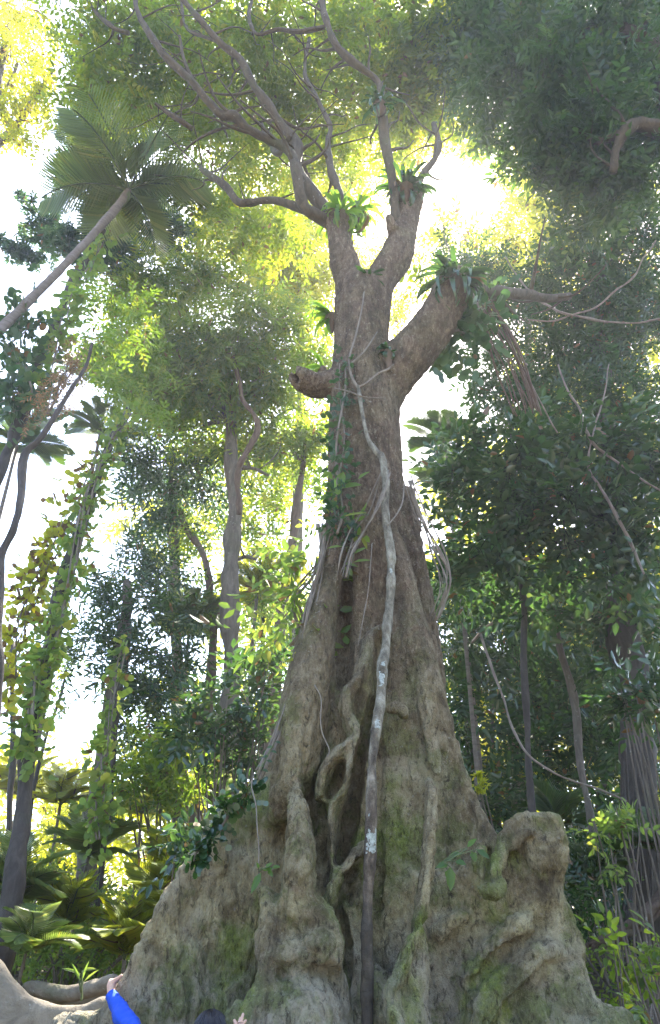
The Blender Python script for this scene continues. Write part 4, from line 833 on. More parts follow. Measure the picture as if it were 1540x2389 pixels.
# tangled vines hanging against the giant's right flank
def tangle(label, spec, n, seed, mat=None):
    r = random.Random(seed); mb = MB()
    for i in range(n):
        j = r.uniform(-1, 1); tube(mb, px4([(x+j*w+r.uniform(-6, 6), y+r.uniform(-8, 8), Y+r.uniform(-.12, .12), rr*r.uniform(.6, 1.3)) for x, y, Y, w, rr in spec]), 5, 5, .1, seed=i, wob=.03)
    o = mb.build('vine_tangle', mat or B_VINE); tag(o, label, 'vine tangle'); return o
tangle('brown tangle of hanging vines along the darker flank of the trunk', [(962, 1120, 5.6, 12, 1.6), (990, 1200, 5.6, 18, 1.6), (1030, 1290, 5.6, 20, 1.6), (1050, 1360, 5.6, 16, 1.5), (1020, 1440, 5.6, 16, 1.3)], 9, 3)
tangle('rusty curtain of hanging roots below the epiphyte-topped limb', [(1120, 700, 6.6, 25, 2), (1160, 780, 6.7, 35, 2), (1200, 870, 6.9, 35, 2), (1230, 960, 7, 30, 1.8)], 16, 4, B_BROWN)
tangle('thin wiry stems running up the sunny edge of the leaning buttress', [(770, 1210, 5.55, 12, 2), (745, 1330, 5.5, 12, 2.2), (722, 1440, 5.4, 10, 2.2), (695, 1560, 5.3, 8, 2.2), (655, 1690, 5.2, 6, 2.0), (605, 1810, 5.05, 4, 1.8)], 10, 5)
tangle('wavy vine stems sprawling over the mid trunk under large leaves', [(800, 1350, 5.3, 10, 1.6), (815, 1290, 5.35, 12, 1.8), (840, 1240, 5.4, 14, 1.8), (870, 1190, 5.42, 18, 1.8), (900, 1100, 5.5, 12, 1.6)], 7, 6)
tangle('ropey vines and roots wrapped round the vine-wrapped tree base', [(1470, 1720, 8.9, 20, 4), (1480, 1900, 8.8, 28, 4), (1490, 2080, 8.7, 36, 4), (1470, 2200, 8.5, 50, 5)], 5, 7, B_DARK)
tangle('horizontal surface roots heaped at the foot of the vine-wrapped tree', [(1380, 2200, 8.2, 6, 6), (1430, 2180, 8.2, 10, 8), (1490, 2150, 8.2, 14, 9), (1560, 2090, 8.2, 16, 10)], 5, 8, B_BROWN)

# ------------------------------------------------------------------ things on the giant
# the straight climbing stem with white patches
m, n, l, bs, out = nt('bark_climber')
v = mapping(n, l, (5, 5, 2)); v1 = mapping(n, l, (1, 1, 1)); a = noise(n, l, 3, 5, .7, v)
tc = n.new('ShaderNodeTexCoord'); sep = n.new('ShaderNodeSeparateXYZ'); l.new(tc.outputs['Object'], sep.inputs[0])
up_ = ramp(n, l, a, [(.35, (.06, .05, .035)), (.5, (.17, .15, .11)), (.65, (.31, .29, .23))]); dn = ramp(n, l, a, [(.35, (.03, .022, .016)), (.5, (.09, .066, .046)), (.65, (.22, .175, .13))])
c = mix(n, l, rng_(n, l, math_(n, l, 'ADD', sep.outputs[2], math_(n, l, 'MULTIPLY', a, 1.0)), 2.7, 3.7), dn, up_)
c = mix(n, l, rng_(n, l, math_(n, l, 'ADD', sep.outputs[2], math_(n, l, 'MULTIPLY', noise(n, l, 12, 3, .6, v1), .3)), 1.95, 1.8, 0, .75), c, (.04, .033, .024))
l.new(c, bs.inputs['Base Color']); bs.inputs['Roughness'].default_value = .85; bump(n, l, noise(n, l, 25, 5, .7, v1), bs, 1, .02); B_CLIMB = m
LV = [(836, 900, 5.62, 5), (845, 960, 5.58, 5), (858, 1020, 5.55, 6), (878, 1052, 5.52, 8), (894, 1068, 5.5, 11), (899, 1120, 5.46, 11), (900, 1200, 5.42, 11), (910, 1275, 5.37, 12), (912, 1350, 5.32, 12), (906, 1440, 5.25, 12), (899, 1520, 5.15, 13),
      (892, 1556, 5.1, 15), (890, 1610, 5.05, 13), (881, 1690, 4.98, 13), (869, 1780, 4.93, 13), (867, 1870, 4.9, 13), (866, 1950, 4.88, 14), (862, 2060, 4.87, 15), (856, 2180, 4.85, 14), (856, 2300, 4.85, 15), (858, 2400, 4.84, 15)]
P = px4(LV); e = P[-1]; P.append(np.array([e[0], e[1], -.1, e[3]]))
root = empty('climbing_stem', (e[0], e[1], 0), 'straight bare stem up the front of the giant, pale above, dark below, with white patches', 'liana')
mb = MB(); tube(mb, [q*np.array([1, 1, 1, .85]) for q in P], 16, 14, .08, seed=5, freq=7, wob=.004); mb.build('stem', B_CLIMB, root)
WP, bsw = plain('lichen_white', (.30, .32, .29), .9, .45, 60)
for (x, y, Y, w, h, sd_) in [(897, 1590, 5.05, 7, 22, 1), (884, 1690, 4.97, 7, 16, 2), (867, 1895, 4.9, 7, 14, 3), (866, 1962, 4.88, 11, 27, 4), (897, 1330, 5.3, 4, 12, 5), (893, 1550, 5.08, 5, 8, 6)]:
    # a ragged crust wrapped on the stem's surface
    Ps = spline(P, 7); c0 = at(x, y, Y); i0 = np.argmin(np.linalg.norm(Ps[:, :3]-c0, axis=1)); t_ = tt(x, y, Y); ax0 = Ps[i0, :3]; rr = Ps[i0, 3]*1.07; T = Ps[min(i0+1, len(Ps)-1), :3]-Ps[max(i0-1, 0), :3]; T /= np.linalg.norm(T)
    vd = (np.array([0, 0, CAMZ])-ax0); vd -= T*vd.dot(T); vd /= np.linalg.norm(vd); sd2 = np.cross(T, vd); NU, NV = 30, 60; G = []
    for j in range(NV):
        for i in range(NU):
            u = (i/(NU-1)-.5)*2; vv = (j/(NV-1)-.5)*2; an = u*w/12*.95; q = ax0+T*vv*h*t_; k = np.argmin(np.linalg.norm(Ps[:, :3]-q, axis=1)); G.append(q+rr*(vd*math.cos(an)+sd2*math.sin(an)))
    G = np.array(G); nz = vn(G*1.0, 40, sd_)+.7*vn(G, 110, sd_+3); fc = []
    for j in range(NV-1):
        for i in range(NU-1):
            u = ((i+.5)/(NU-1)-.5)*2; vv = ((j+.5)/(NV-1)-.5)*2
            if max(abs(u), abs(vv))**1.6 + .75*nz[j*NU+i] < .62: fc.append([j*NU+i, j*NU+i+1, (j+1)*NU+i+1, (j+1)*NU+i])
    if fc: mb = MB(); mb.add(G, fc); mb.build('white_patch', WP, root)

# birds-nest ferns
def strap_fern(label, c, n, L, seed, down=.2, mat=None, group='nest ferns growing on the giant', spread=(0, 6.28)):
    r = random.Random(seed); mb = MB(); c = np.array(c); n = int(n*1.6); L = L*.54; c = c-np.array([0, 0, L*.08])
    for i in range(n):
        az = r.uniform(*spread); el = r.uniform(-.7, 1.2); l_ = L*r.uniform(.5, 1.1); w = .026*L*r.uniform(.7, 1.2)+.008; P = [c.copy()]; a = el; N = 9
        for k in range(N): a -= (down+.12*r.random())*1.1*(k/N+.3); P.append(P[-1]+np.array([math.cos(az)*math.cos(a), math.sin(az)*math.cos(a), math.sin(a)])*l_/N)
        P = np.array(P); s = np.array([-math.sin(az), math.cos(az), 0]); V = []; 
        for k, p in enumerate(P):
            t = k/N; ww = w*(.35+1.1*math.sin(math.pi*min(1, t*.9+.08)))*(1+.12*math.sin(k*2.2+i)); V += [p-s*ww+np.array([0, 0, ww*.35]), p, p+s*ww+np.array([0, 0, ww*.35])]
        f = []
        for k in range(N):
            for j in (0, 1): f.append([3*k+j, 3*k+j+1, 3*k+j+4, 3*k+j+3])
        v = np.clip(r.gauss(.5, .2), 0, .93) if r.random() > .03 else 1.0; mb.add(V, f, 0, [v]*len(f))
    # the root ball it grows from
    tube(mb, [np.append(c-np.array([0, 0, .28]), .02), np.append(c-np.array([0, 0, .18]), L*.16), np.append(c-np.array([0, 0, .03]), L*.2), np.append(c+np.array([0, 0, .05]), L*.1)], 10, 5, .12, mat=1, seed=seed)
    o = mb.build('nest_fern', [mat or (G_DARK if seed in (1, 6, 5) else G_FERN), B_BROWN], origin=c); tag(o, label, 'fern', group); return o  # silhouetted ferns take dark leaves, their shade painted into the colour
strap_fern('large dark nest fern crowning the thick upper limb near the sun gap', at(945, 440, 6.1), 46, 1.0, 1)
strap_fern('shaggy nest fern capping the broken end of the thick side limb', at(1065, 650, 5.75), 56, 1.15, 2, mat=G_DARK)
strap_fern('sunlit nest fern in the upper left-leaning fork', at(795, 495, 6.1), 30, 1.05, 3)
strap_fern('nest fern with long drooping straps between the two upper limbs', at(830, 490, 6.5), 26, 1.2, 4, down=.28)
strap_fern('small fern tucked in the main fork', at(862, 650, 5.9), 16, .55, 5, down=.1)
strap_fern('nest fern high on the thin upper branch', at(885, 240, 5.6), 20, .8, 6)
strap_fern('dark fern perched in the crotch of the side limb', at(905, 820, 5.75), 22, .4, 7, down=.3, mat=G_DARK)
strap_fern('broad-strapped fern on the shaded flank below the fork', at(775, 735, 6.2), 14, .8, 8, spread=(2.0, 4.2))
strap_fern('fern with a few long straps above the cut limb stub', at(755, 860, 6.2), 12, .7, 9, spread=(1.6, 4.4))
# climbing vine stems on the upper bole
GV = 'thin vines climbing the upper trunk'
for lab, L in [('pale thin vine snaking up the upper trunk to the fork', [(836, 905, 5.62, 4), (822, 880, 5.62, 3.5), (815, 840, 5.64, 3), (828, 790, 5.68, 2.5), (842, 730, 5.72, 2), (850, 680, 5.8, 2)]),
               ('vine branching toward the side limb from the crooked joint', [(836, 905, 5.62, 4), (855, 893, 5.6, 3), (880, 872, 5.6, 3), (905, 862, 5.62, 3), (920, 850, 5.6, 2)]),
               ('thin dark vine crossing the trunk above the crooked joint', [(780, 905, 5.68, 1.5), (820, 915, 5.58, 2), (850, 926, 5.57, 2), (900, 930, 5.6, 2)]),
               ('short vine forking left above the climbing stem', [(818, 850, 5.62, 2.5), (850, 820, 5.62, 2), (880, 775, 5.72, 1.5)]),
               ('fine pale vine hanging straight in the dark hollow', [(868, 1268, 5.32, 1.2), (860, 1370, 5.25, 1.2), (846, 1450, 5.2, 1.2), (835, 1510, 5.16, 1)]),
               ('loose vine end dangling over the dark ridge', [(735, 1600, 4.95, 1.4), (750, 1632, 4.93, 1.5), (748, 1680, 4.9, 1.5), (753, 1715, 4.88, 1.5), (768, 1750, 4.87, 1.5), (762, 1768, 4.87, 1)]),
               ('white string-like vine hanging down to the three-leaved seedling', [(592, 1812, 4.85, 1.4), (587, 1838, 4.8, 1.5), (597, 1880, 4.72, 1.5), (600, 1930, 4.66, 1.5), (604, 1985, 4.62, 1.5), (602, 2030, 4.6, 1.5), (608, 2060, 4.6, 1.5)]),
               ('curved aerial root looping off the right flank of the climbing stem', [(905, 1225, 5.3, 2), (925, 1200, 5.35, 2), (940, 1170, 5.45, 2), (945, 1130, 5.55, 1.6)])]:
    vine('thin_vine', lab, L, cat='vine', group=GV, wob=.008, rough=.03)
# big single leaves and seedlings on the bark
def leaf_group(name, label, base, spec, mat, cat='seedling', stem=None, group=None):
    """spec: (px,py,Y, dirx,dirz, len_px, wid_px)"""
    c = at(*base); mb = MB(); 
    for (x, y, Y, dx, dz, L, W) in spec:
        t = tt(x, y, Y); p = at(x, y, Y); d = np.array([dx, -.35, dz]); mb.add(leaf_q(p, d, (0.1, -.8, .6), L*t, W*t, .12), [[0, 1, 2, 3], [0, 3, 4, 5]], 0, [random.uniform(.3, .9)]*2)
    root = empty(name, c, label, cat, group); mb.build('foliage', mat, root)
    mb = MB()
    for (x, y, Y, dx, dz, L, W) in spec: tube(mb, [np.append(c+np.array([0, .03, 0]), .003), np.append((c+at(x, y, Y))/2+np.array([0, -.03, .01]), .003), np.append(at(x, y, Y), .002)], 5, 3, 0)
    if stem: tube(mb, px4(stem), 5, 5, .05)
    mb.build('stem', B_STEM, root); return root
leaf_group('seedling', 'green sprig of leaves at the end of the white hanging vine', (603, 2035, 4.6), [(612, 2030, 4.55, 1, .15, 26, 13), (618, 2026, 4.55, 1, .7, 22, 11), (610, 2035, 4.55, -.5, -1, 50, 17), (625, 2030, 4.55, .6, -.6, 20, 12), (634, 2024, 4.55, 1, .1, 22, 11), (604, 2026, 4.55, -.3, .8, 14, 8)], G_FERN)
leaf_group('seedling', 'broad-leaved seedling sprouting from the bark beside the knot hole', (1024, 2018, 4.75), [(1050, 2022, 4.7, -.1, -1, 52, 24), (1046, 2016, 4.7, -1, -.2, 32, 17), (1062, 2010, 4.7, .9, -.2, 26, 18), (1078, 1992, 4.75, -1, -.1, 34, 15), (1100, 1986, 4.75, .3, -1, 24, 18), (1112, 1982, 4.75, .9, -.6, 34, 18), (1090, 1976, 4.75, .6, .5, 30, 14), (1044, 2030, 4.7, -.2, -1, 18, 12)], G_FERN, stem=[(1016, 2026, 4.85, 1.5), (1050, 2006, 4.72, 1.5), (1090, 1980, 4.75, 1.5)])
leaf_group('climber_sprig', 'pair of broad green leaves on the mid trunk', (826, 1290, 5.35), [(826, 1292, 5.3, 1, .5, 34, 14), (824, 1312, 5.3, 1, .08, 42, 15), (800, 1275, 5.3, -1, -.2, 40, 12)], G_LIME, 'climber')
leaf_group('climber_sprig', 'large pale leaves reaching out from the upper left flank of the bole', (790, 1145, 5.55), [(796, 1140, 5.45, 1, .12, 50, 36), (790, 1136, 5.5, .3, 1, 40, 26), (780, 1150, 5.5, -1, -.7, 44, 22), (776, 1120, 5.5, -.6, .7, 34, 20), (800, 1205, 5.4, 1, .12, 56, 11), (835, 1118, 5.4, 1, .7, 34, 14)], G_LIME, 'climber')
leaf_group('climber_sprig', 'yellowing leaf with two pale ones beside the leaning buttress edge', (704, 1530, 5.3), [(704, 1520, 5.3, -.4, -.9, 30, 26), (700, 1545, 5.3, -.8, -.8, 34, 14), (694, 1536, 5.3, -1, -.4, 34, 11)], G_YEL, 'climber')
leaf_group('climber_sprig', 'row of small bluish leaves creeping up the lower buttress edge', (610, 1800, 5.0), [(612+i*5, 1796-i*11, 4.95, (1, -1)[i % 2], -.3, 16, 9) for i in range(7)], G_BLUE, 'climber')
# leafy climbers by the giant's left edge, and small plants creeping on the bark
creeper('large-leaved climber spilling off the left edge of the giant', [(755, 1230, 5.8), (720, 1330, 5.8), (700, 1420, 5.8), (670, 1500, 5.8)], .16, .17, 120, G_LIME, 21, T=T_BROAD)
creeper('small-leaved mossy creeper scattered over the shoulder of the lower buttress', [(590, 1850, 4.95), (540, 1880, 4.85), (490, 1960, 4.75), (450, 2010, 4.72)], .05, .05, 130, G_DARK, 22, twist=1)
creeper('tiny-leaved creeper on the shaded upper bole', [(790, 1250, 5.45), (790, 1150, 5.5), (795, 1000, 5.6), (800, 850, 5.68)], .08, .05, 190, G_BLUE, 23, twist=2)
creeper('leafy vine hanging in silhouette under the thick side limb', [(1040, 790, 6.1), (1085, 770, 6.2), (1110, 730, 6.3)], .20, .12, 130, G_BLUE, 24)

# ------------------------------------------------------------------ mid-ground palms and undergrowth
for i, (name, lab, x, y, Y, L, n, meshes, pitch) in enumerate([
    ('understory_palm', 'feathery palm seen through the gap behind the giant and its side limb', 1040, 1040, 11, 1.7, 13, FR, (-20, 50)),
    ('understory_palm', 'pale palm lower behind the giant, below the bright gap', 1045, 1150, 12, 1.7, 12, FR, (-10, 60)),
    ('understory_palm', 'sunlit fan of palm fronds between the trunks left of the giant', 600, 1380, 13, 2.0, 12, FRY, (-20, 50)),
    ('understory_palm', 'palm with drooping fronds left of the straight grey trunk', 440, 1480, 12.5, 1.8, 12, FR, (-20, 40)),
    ('understory_palm', 'palm crown in the open sky next to the leaning trunks', 40, 1040, 11, 2.0, 11, FR, (-20, 45)),
    ('understory_palm', 'palm showing through foliage under the tall feather palm', 255, 900, 12, 2.1, 12, FR, (-20, 45)),
    ('understory_palm', 'palm with vine-draped fronds at the edge of the open sky', 235, 1010, 12, 1.8, 10, FR, (-30, 40)),
    ('understory_palm', 'bright yellow-green palm in the sunlit clearing', 140, 1880, 12.5, 1.5, 13, FRY, (-15, 50)),
    ('understory_palm', 'second bright palm deeper in the sunlit clearing, near the frame edge', 45, 1860, 15, 1.8, 12, FRY, (-15, 50)),
    ('understory_palm', 'tall thin understory palm in front of the grey trunk base', 205, 2000, 9.5, 1.3, 12, FRP, (-20, 45)),
    ('understory_palm', 'bushy understory palm behind the slope of the giant left of the glossy shrub', 395, 2060, 9.0, 1.25, 14, FRY, (-10, 60)),
    ('understory_palm', 'light green palm arching over the buttress edge', 390, 2170, 7.6, 1.25, 14, FRY, (-5, 65)),
    ('understory_palm', 'feathery palm low beside the hand on the buttress', 290, 2240, 7.2, 1.05, 15, FRY, (0, 65)),
    ('understory_palm', 'shiny palm painted in a lit tone at the frame edge above the pale root', 15, 2110, 7.5, 1.3, 13, FRP, (-10, 55)),
    ('understory_palm', 'small drooping palm right behind the pale root', 60, 2225, 6.4, .8, 13, FRP, (-15, 50)),
    ('understory_palm', 'sapling palm standing between the pale root and the arm', 150, 2170, 7.8, 1.0, 12, FRY, (0, 60)),
    ('understory_palm', 'dim palm under the shade beside the vine-wrapped tree', 1380, 2080, 9, 1.1, 12, FR, (-15, 55)),
    ('understory_palm', 'dark palm tuft at the right edge under the vine-wrapped tree', 1535, 1990, 8.5, 1.2, 12, FR, (-15, 50)),
    ('understory_palm', 'dim palm on the slope left of the pale mottled trunk', 1300, 1930, 11, 1.3, 12, FR, (-15, 50)),
    ('understory_palm', 'yellow-lit palm far back between the dark trunks', 1180, 1830, 15, 1.5, 12, FRY, (-15, 50)),
    ('understory_palm', 'bright palm beyond the clearing next to the reddish trunk', 330, 1900, 14, 1.5, 13, FRY, (-15, 50)),
    ('understory_palm', 'mid-green palm under the dark shrubs by the straight trunk', 480, 1880, 11, 1.3, 12, FRP, (-15, 50))]):
    palm(name, lab, at(x, y, Y), n+3, L*.54, None, 'understory palms', 'palm', meshes, pitch, 100+i)
def shrub(label, blobs, T, leaf, mat, cov=2.5, seed=0, name='shrub', kw={}, group=None):
    P = [at(*b[:3]) for b in blobs]; rr = [b[3]*tt(*b[:3]) for b in blobs]; k = int(np.argmin([p[2] for p in P])); bx, by = P[k][0], P[k][1]; gz = g1(bx, by)
    root = empty(name, (bx, by, gz), label, 'shrub', group); mb = MB(); r = random.Random(seed)
    for p, q in zip(P, rr):
        for j in range(3):
            e = p+np.array([r.uniform(-.5, .5)*q, r.uniform(-.3, .3)*q, r.uniform(-.2, .6)*q]); m_ = (e+np.array([bx, by, gz]))/2+np.array([r.uniform(-.15, .15), 0, .1])
            tube(mb, [np.array([bx+r.uniform(-.08, .08), by, gz-.05, .018]), np.append(m_, .013), np.append(e, .005)], 5, 4, .05)
    mb.build('stems', B_GREY, root).name = 'stem'
    crown(root, blobs, T, leaf, mat, cov, name='foliage', seed=seed, **kw); return root
shrub('shrub with big glossy dark leaves leaning over the buttress shoulder', [(470, 1950, 6.6, 40), (430, 1990, 6.6, 45), (510, 1910, 6.8, 35), (420, 2040, 6.7, 30, 1.5)], T_BROAD, .15, G_DARK, 2.6, 1, kw=dict(up=.8))
shrub('dark glossy shrub against the base of the straight grey trunk', [(500, 1690, 9, 55), (560, 1640, 9, 60), (600, 1720, 9, 50), (540, 1760, 9, 50), (450, 1730, 9, 50), (620, 1640, 9, 45), (640, 1560, 9, 45, 1.8), (560, 1560, 9.5, 50, 1.8)], T_BROAD, .2, G_DARK, 2.8, 2, kw=dict(up=.75))
shrub('dense small-leaved shrub below the bluish leaf clumps', [(330, 1820, 9.5, 60), (400, 1790, 9.5, 55), (350, 1740, 9.8, 50, 2), (440, 1850, 9.3, 50), (300, 1760, 10, 40, 1.6)], T_ALT, .2, G_MID, 2.6, 3)
shrub('leafy shrub with round light leaves on the forest floor at the lower corner', [(1440, 2220, 5.6, 45, 1.3), (1500, 2260, 5.5, 50, 1.5), (1530, 2200, 5.6, 40, 1.3)], T_BROAD, .12, G_MID, 1.6, 4, kw=dict(up=.9, flat=.4))
shrub('low leafy plant hugging the lowest corner beside the buttress', [(1500, 2350, 5.1, 45, 1.6), (1460, 2370, 5.1, 30, 1.2)], T_BROAD, .10, G_MID, 1.6, 5, kw=dict(up=.9, flat=.4))
shrub('shrub with bluish glossy leaves hanging before the vine-wrapped tree', [(1480, 1640, 7.4, 55, 2), (1440, 1620, 7.5, 45, 1.6), (1530, 1620, 7.4, 50, 2), (1490, 1590, 7.6, 50, 1.6)], T_BROAD, .2, G_DARK, 2.2, 6, kw=dict(up=.7))
shrub('sparse shrub with heart-shaped leaves left of the vine-wrapped tree', [(1440, 2010, 7, 30, .7), (1400, 1930, 7, 35, .7), (1490, 1930, 7, 40, 1.2), (1440, 1910, 7, 30, .9)], T_BROAD, .13, G_LIME, .9, 7, kw=dict(up=.6))
shrub('yellow-leaved small bush lit up at the giant right shoulder', [(1130, 1835, 7, 24, 1.0), (1110, 1815, 7, 14, 1)], T_WHORL, .1, G_YEL, 1.2, 8)
shrub('dim shrub at the foot of the pale mottled trunk', [(1340, 2000, 9, 60, 2), (1400, 2060, 8.6, 60, 2), (1330, 2120, 8.6, 40, 2), (1420, 2150, 8.2, 45, 1.8)], T_ALT, .18, G_DARK, 2, 9)
shrub('green thicket plant under the palms left of the giant', [(330, 2110, 8.4, 60, 2.2), (260, 2160, 8, 55, 2), (200, 2200, 7.8, 55, 2), (120, 2210, 7.6, 55, 2), (340, 2190, 7.8, 45, 2)], T_ALT, .13, G_LIME, 1.6, 10)
shrub('broad-leaved thicket plant at the frame edge under the leaning trunk', [(60, 2080, 8.8, 70, 2), (130, 2090, 9, 60, 1.8), (20, 2170, 8, 50, 2), (190, 2110, 9, 50, 1.6)], T_ALT, .15, G_LIME, 1.5, 11)
leaf_group('seedling', 'upright seedling with few narrow leaves rooted on the pale root', (190, 2330, 4.95), [(192, 2285, 4.9, .3, 1, 40, 6), (188, 2290, 4.9, -.6, 1, 46, 7), (196, 2290, 4.9, 1, .8, 42, 7), (186, 2270, 4.9, -1, .3, 44, 7), (196, 2262, 4.9, 1, .1, 34, 8)], G_LIME, stem=[(190, 2335, 4.95, 3.5), (191, 2300, 4.92, 2.6), (192, 2265, 4.9, 1.5)])

# far wood: sunlit foliage closing the view between the trunks
rs = np.random.default_rng(99); bl = []
def wall(n, x0, x1, y0, y1, Y0, Y1, r0, r1, c0, c1):
    for _ in range(n): bl.append((rs.uniform(x0, x1), rs.uniform(y0, y1), rs.uniform(Y0, Y1), rs.uniform(r0, r1), rs.uniform(c0, c1)))
wall(20, -100, 420, 1880, 2130, 16, 24, 50, 90, .7, 1.3)
wall(9, -80, 300, 1730, 1850, 20, 26, 35, 60, .6, 1.2)
wall(26, 330, 800, 1150, 2000, 17, 24, 50, 90, .7, 1.3)
wall(10, 300, 780, 1020, 1280, 17, 22, 40, 80, .8, 1.4)
wall(60, 1000, 1640, 1150, 2080, 16, 24, 60, 100, 1.3, 2.4)
wall(40, 1060, 1640, 420, 1180, 15, 20, 50, 90, .8, 1.6)
wall(14, -60, 1640, 2060, 2150, 13, 20, 50, 80, 1.5, 2.2)
bl = [b for b in bl if not any(((b[0]-g[0])/(g[2]+30))**2+((b[1]-g[1])/(g[3]+30))**2 < 1 for g in GAPS)]
o = crown(None, bl, T_ALT, .5, G_YEL, name='distant_foliage', keep=open_gap, seed=31, vmean=.35, clump=9); tag(o, kind='stuff')
bl = []
wall(55, 980, 1640, 1350, 2060, 11.5, 15, 50, 85, 1.2, 2.2)
wall(8, 440, 720, 1350, 1980, 13.5, 15, 40, 70, .6, 1.2)
o = crown(None, bl, T_ALT, .36, G_DARK, name='shaded_undergrowth', keep=open_gap, seed=32, vmean=.4, clump=9); tag(o, kind='stuff')
# the rest of the wood, closing in behind the viewer and to the sides
bl = []
for k in range(46):
    a = rs.choice([rs.uniform(R(150), R(235)), rs.uniform(R(305), R(390))]); d_ = rs.uniform(11, 15); bl.append((d_*math.cos(a), d_*math.sin(a), rs.uniform(.5, 8.5), rs.uniform(1.2, 2.2), 1.6))
o = crown(None, bl, T_ALT, .8, G_MID, name='surrounding_foliage', seed=35, vmean=.5, clump=9, world=True); tag(o, kind='stuff')
# leaf litter
rs = np.random.default_rng(5); N = 9000; Xl = rs.uniform(-6, 7, N); Yl = rs.uniform(2.2, 14, N); C = np.stack([Xl, Yl, gh(Xl, Yl)+.015+rs.uniform(0, .02, N)], 1)
T1 = [finish([leaf_q((0, 0, 0), (1, 0, .05), (0, .15*k, 1), 1, .42, .1)]) for k in (-1, 1, 2)]
mb = MB(); D = rs.normal(0, 1, (N, 3)); D[:, 2] *= .12; scatter(mb, C, D, T1, .1, rs, .95, .5, .3, dead=.0); o = mb.build('leaf_litter', G_LITTER); tag(o, kind='stuff')
N = 5000; Xl = rs.uniform(-9, 9, N); Yl = rs.uniform(6.8, 14, N); C = np.stack([Xl, Yl, gh(Xl, Yl)+.05+rs.uniform(0, .25, N)], 1); mb = MB(); D = rs.normal(0, 1, (N, 3)); D[:, 2] = np.abs(D[:, 2])+.3
scatter(mb, C, D, T_ALT, .17, rs, .7, .5, .2); o = mb.build('ground_cover', G_MID); tag(o, kind='stuff')

# ------------------------------------------------------------------ pale root of a neighbouring tree
s3 = SDF((-3.1, 4.3, -.2), (-1.1, 7.2, 1.95), .02)
s3.plate([(-260, 2050), (-60, 2180), (-10, 2228), (8, 2246), (28, 2279), (72, 2324), (138, 2345), (195, 2343), (240, 2322), (270, 2330), (300, 2420), (300, 2700), (-260, 2700)], (5.5, .12, .1), .05, k=.08)
s3.chain([(60, 2300, 6.3, 7), (110, 2312, 6.3, 10), (170, 2318, 6.2, 12), (240, 2300, 6.1, 12), (270, 2290, 6.0, 10)], k=.06)
s3.plate([(40, 2300), (110, 2308), (180, 2312), (240, 2296), (280, 2290), (290, 2500), (40, 2500)], (6.4, -.05, .1), .08, k=.06)
V, Fq = s3.mesh(); del s3
N_ = .012*fbm(V, 5, 3, 44)+.006*fbm(V, 22, 2, 45); V = V+np.array([0, -1, .3])*N_[:, None]
o = mesh_obj('root_buttress', V-np.array([-1.9, 4.9, 0]), Fq, B_ROOT); o.location = (-1.9, 4.9, 0); tag(o, 'smooth pale root curving in low beside the arm, from a neighbouring tree', 'tree root')

# ------------------------------------------------------------------ the person hugging the tree
SKIN, bsk = plain('skin', (.52, .32, .24), .5, .05, 60, .0005); bsk.inputs['Subsurface Weight'].default_value = .15; bsk.inputs['Subsurface Radius'].default_value = (.01, .004, .002)
HAIR, bh = plain('hair', (.012, .010, .014), .35, .4, 120, .002)
BLUE, _ = plain('cloth_blue', (.008, .065, .50), .85, .12, 300, .0006)
NAVY, _ = plain('cloth_navy', (.012, .014, .03), .8, .3, 200, .001)
hd = at(492, 2398, 4.55); hx, hy = hd[0], 4.55; htop = at(492, 2357, 4.55)[2]; hz = htop-.11
def skin(name, verts, edges, rad, mats, parent, sub=2, rootv=0):
    me = bpy.data.meshes.new(name); me.from_pydata([tuple(np.array(v, float)-np.array(parent.location)) for v in verts], edges, []); me.materials.append(mats)
    o = bpy.data.objects.new(name, me); COL.objects.link(o); o.parent = parent
    md = o.modifiers.new('s', 'SKIN'); md.use_smooth_shade = True
    for i, r in enumerate(rad):
        d = me.skin_vertices[0].data[i]; d.radius = (r, r) if not isinstance(r, tuple) else r; d.use_root = i == rootv
    o.modifiers.new('ss', 'SUBSURF').levels = sub; o.modifiers['ss'].render_levels = sub
    for p in me.polygons: p.use_smooth = True
    return o
per = empty('person', (hx, hy, 0), 'person in a blue sleeved top hugging the giant tree, black hair just showing', 'person')
hand = at(266, 2296, 4.86); wrist = at(259, 2322, 4.84); elbow = at(318, 2425, 4.62); shl = np.array([hx-.15, hy, hz-.25]); shr = np.array([hx+.15, hy, hz-.25])
wr2 = at(556, 2432, 4.42); el2 = np.array([hx+.30, hy-.02, hz-.40]); pel = np.array([hx, hy-.05, .66])
Bv = [pel, (hx, hy-.04, .85), (hx, hy, hz-.30), (hx, hy, hz-.17), (hx, hy, hz-.08), (hx, hy, hz+.05), shl, elbow, wrist, shr, el2, wr2,
      (hx-.08, hy-.05, .60), (hx-.10, hy-.02, .35), (hx-.10, hy-.06, .08), (hx-.10, hy+.08, .04), (hx+.08, hy-.05, .60), (hx+.10, hy-.02, .35), (hx+.10, hy-.06, .08), (hx+.10, hy+.08, .04)]
Be = [(0, 1), (1, 2), (2, 3), (3, 4), (4, 5), (2, 6), (6, 7), (7, 8), (2, 9), (9, 10), (10, 11), (0, 12), (12, 13), (13, 14), (14, 15), (0, 16), (16, 17), (17, 18), (18, 19)]
Br = [.11, .10, .11, .045, .078, .07, .045, .033, .022, .045, .033, .022, .07, .05, .035, .03, .07, .05, .035, .03]
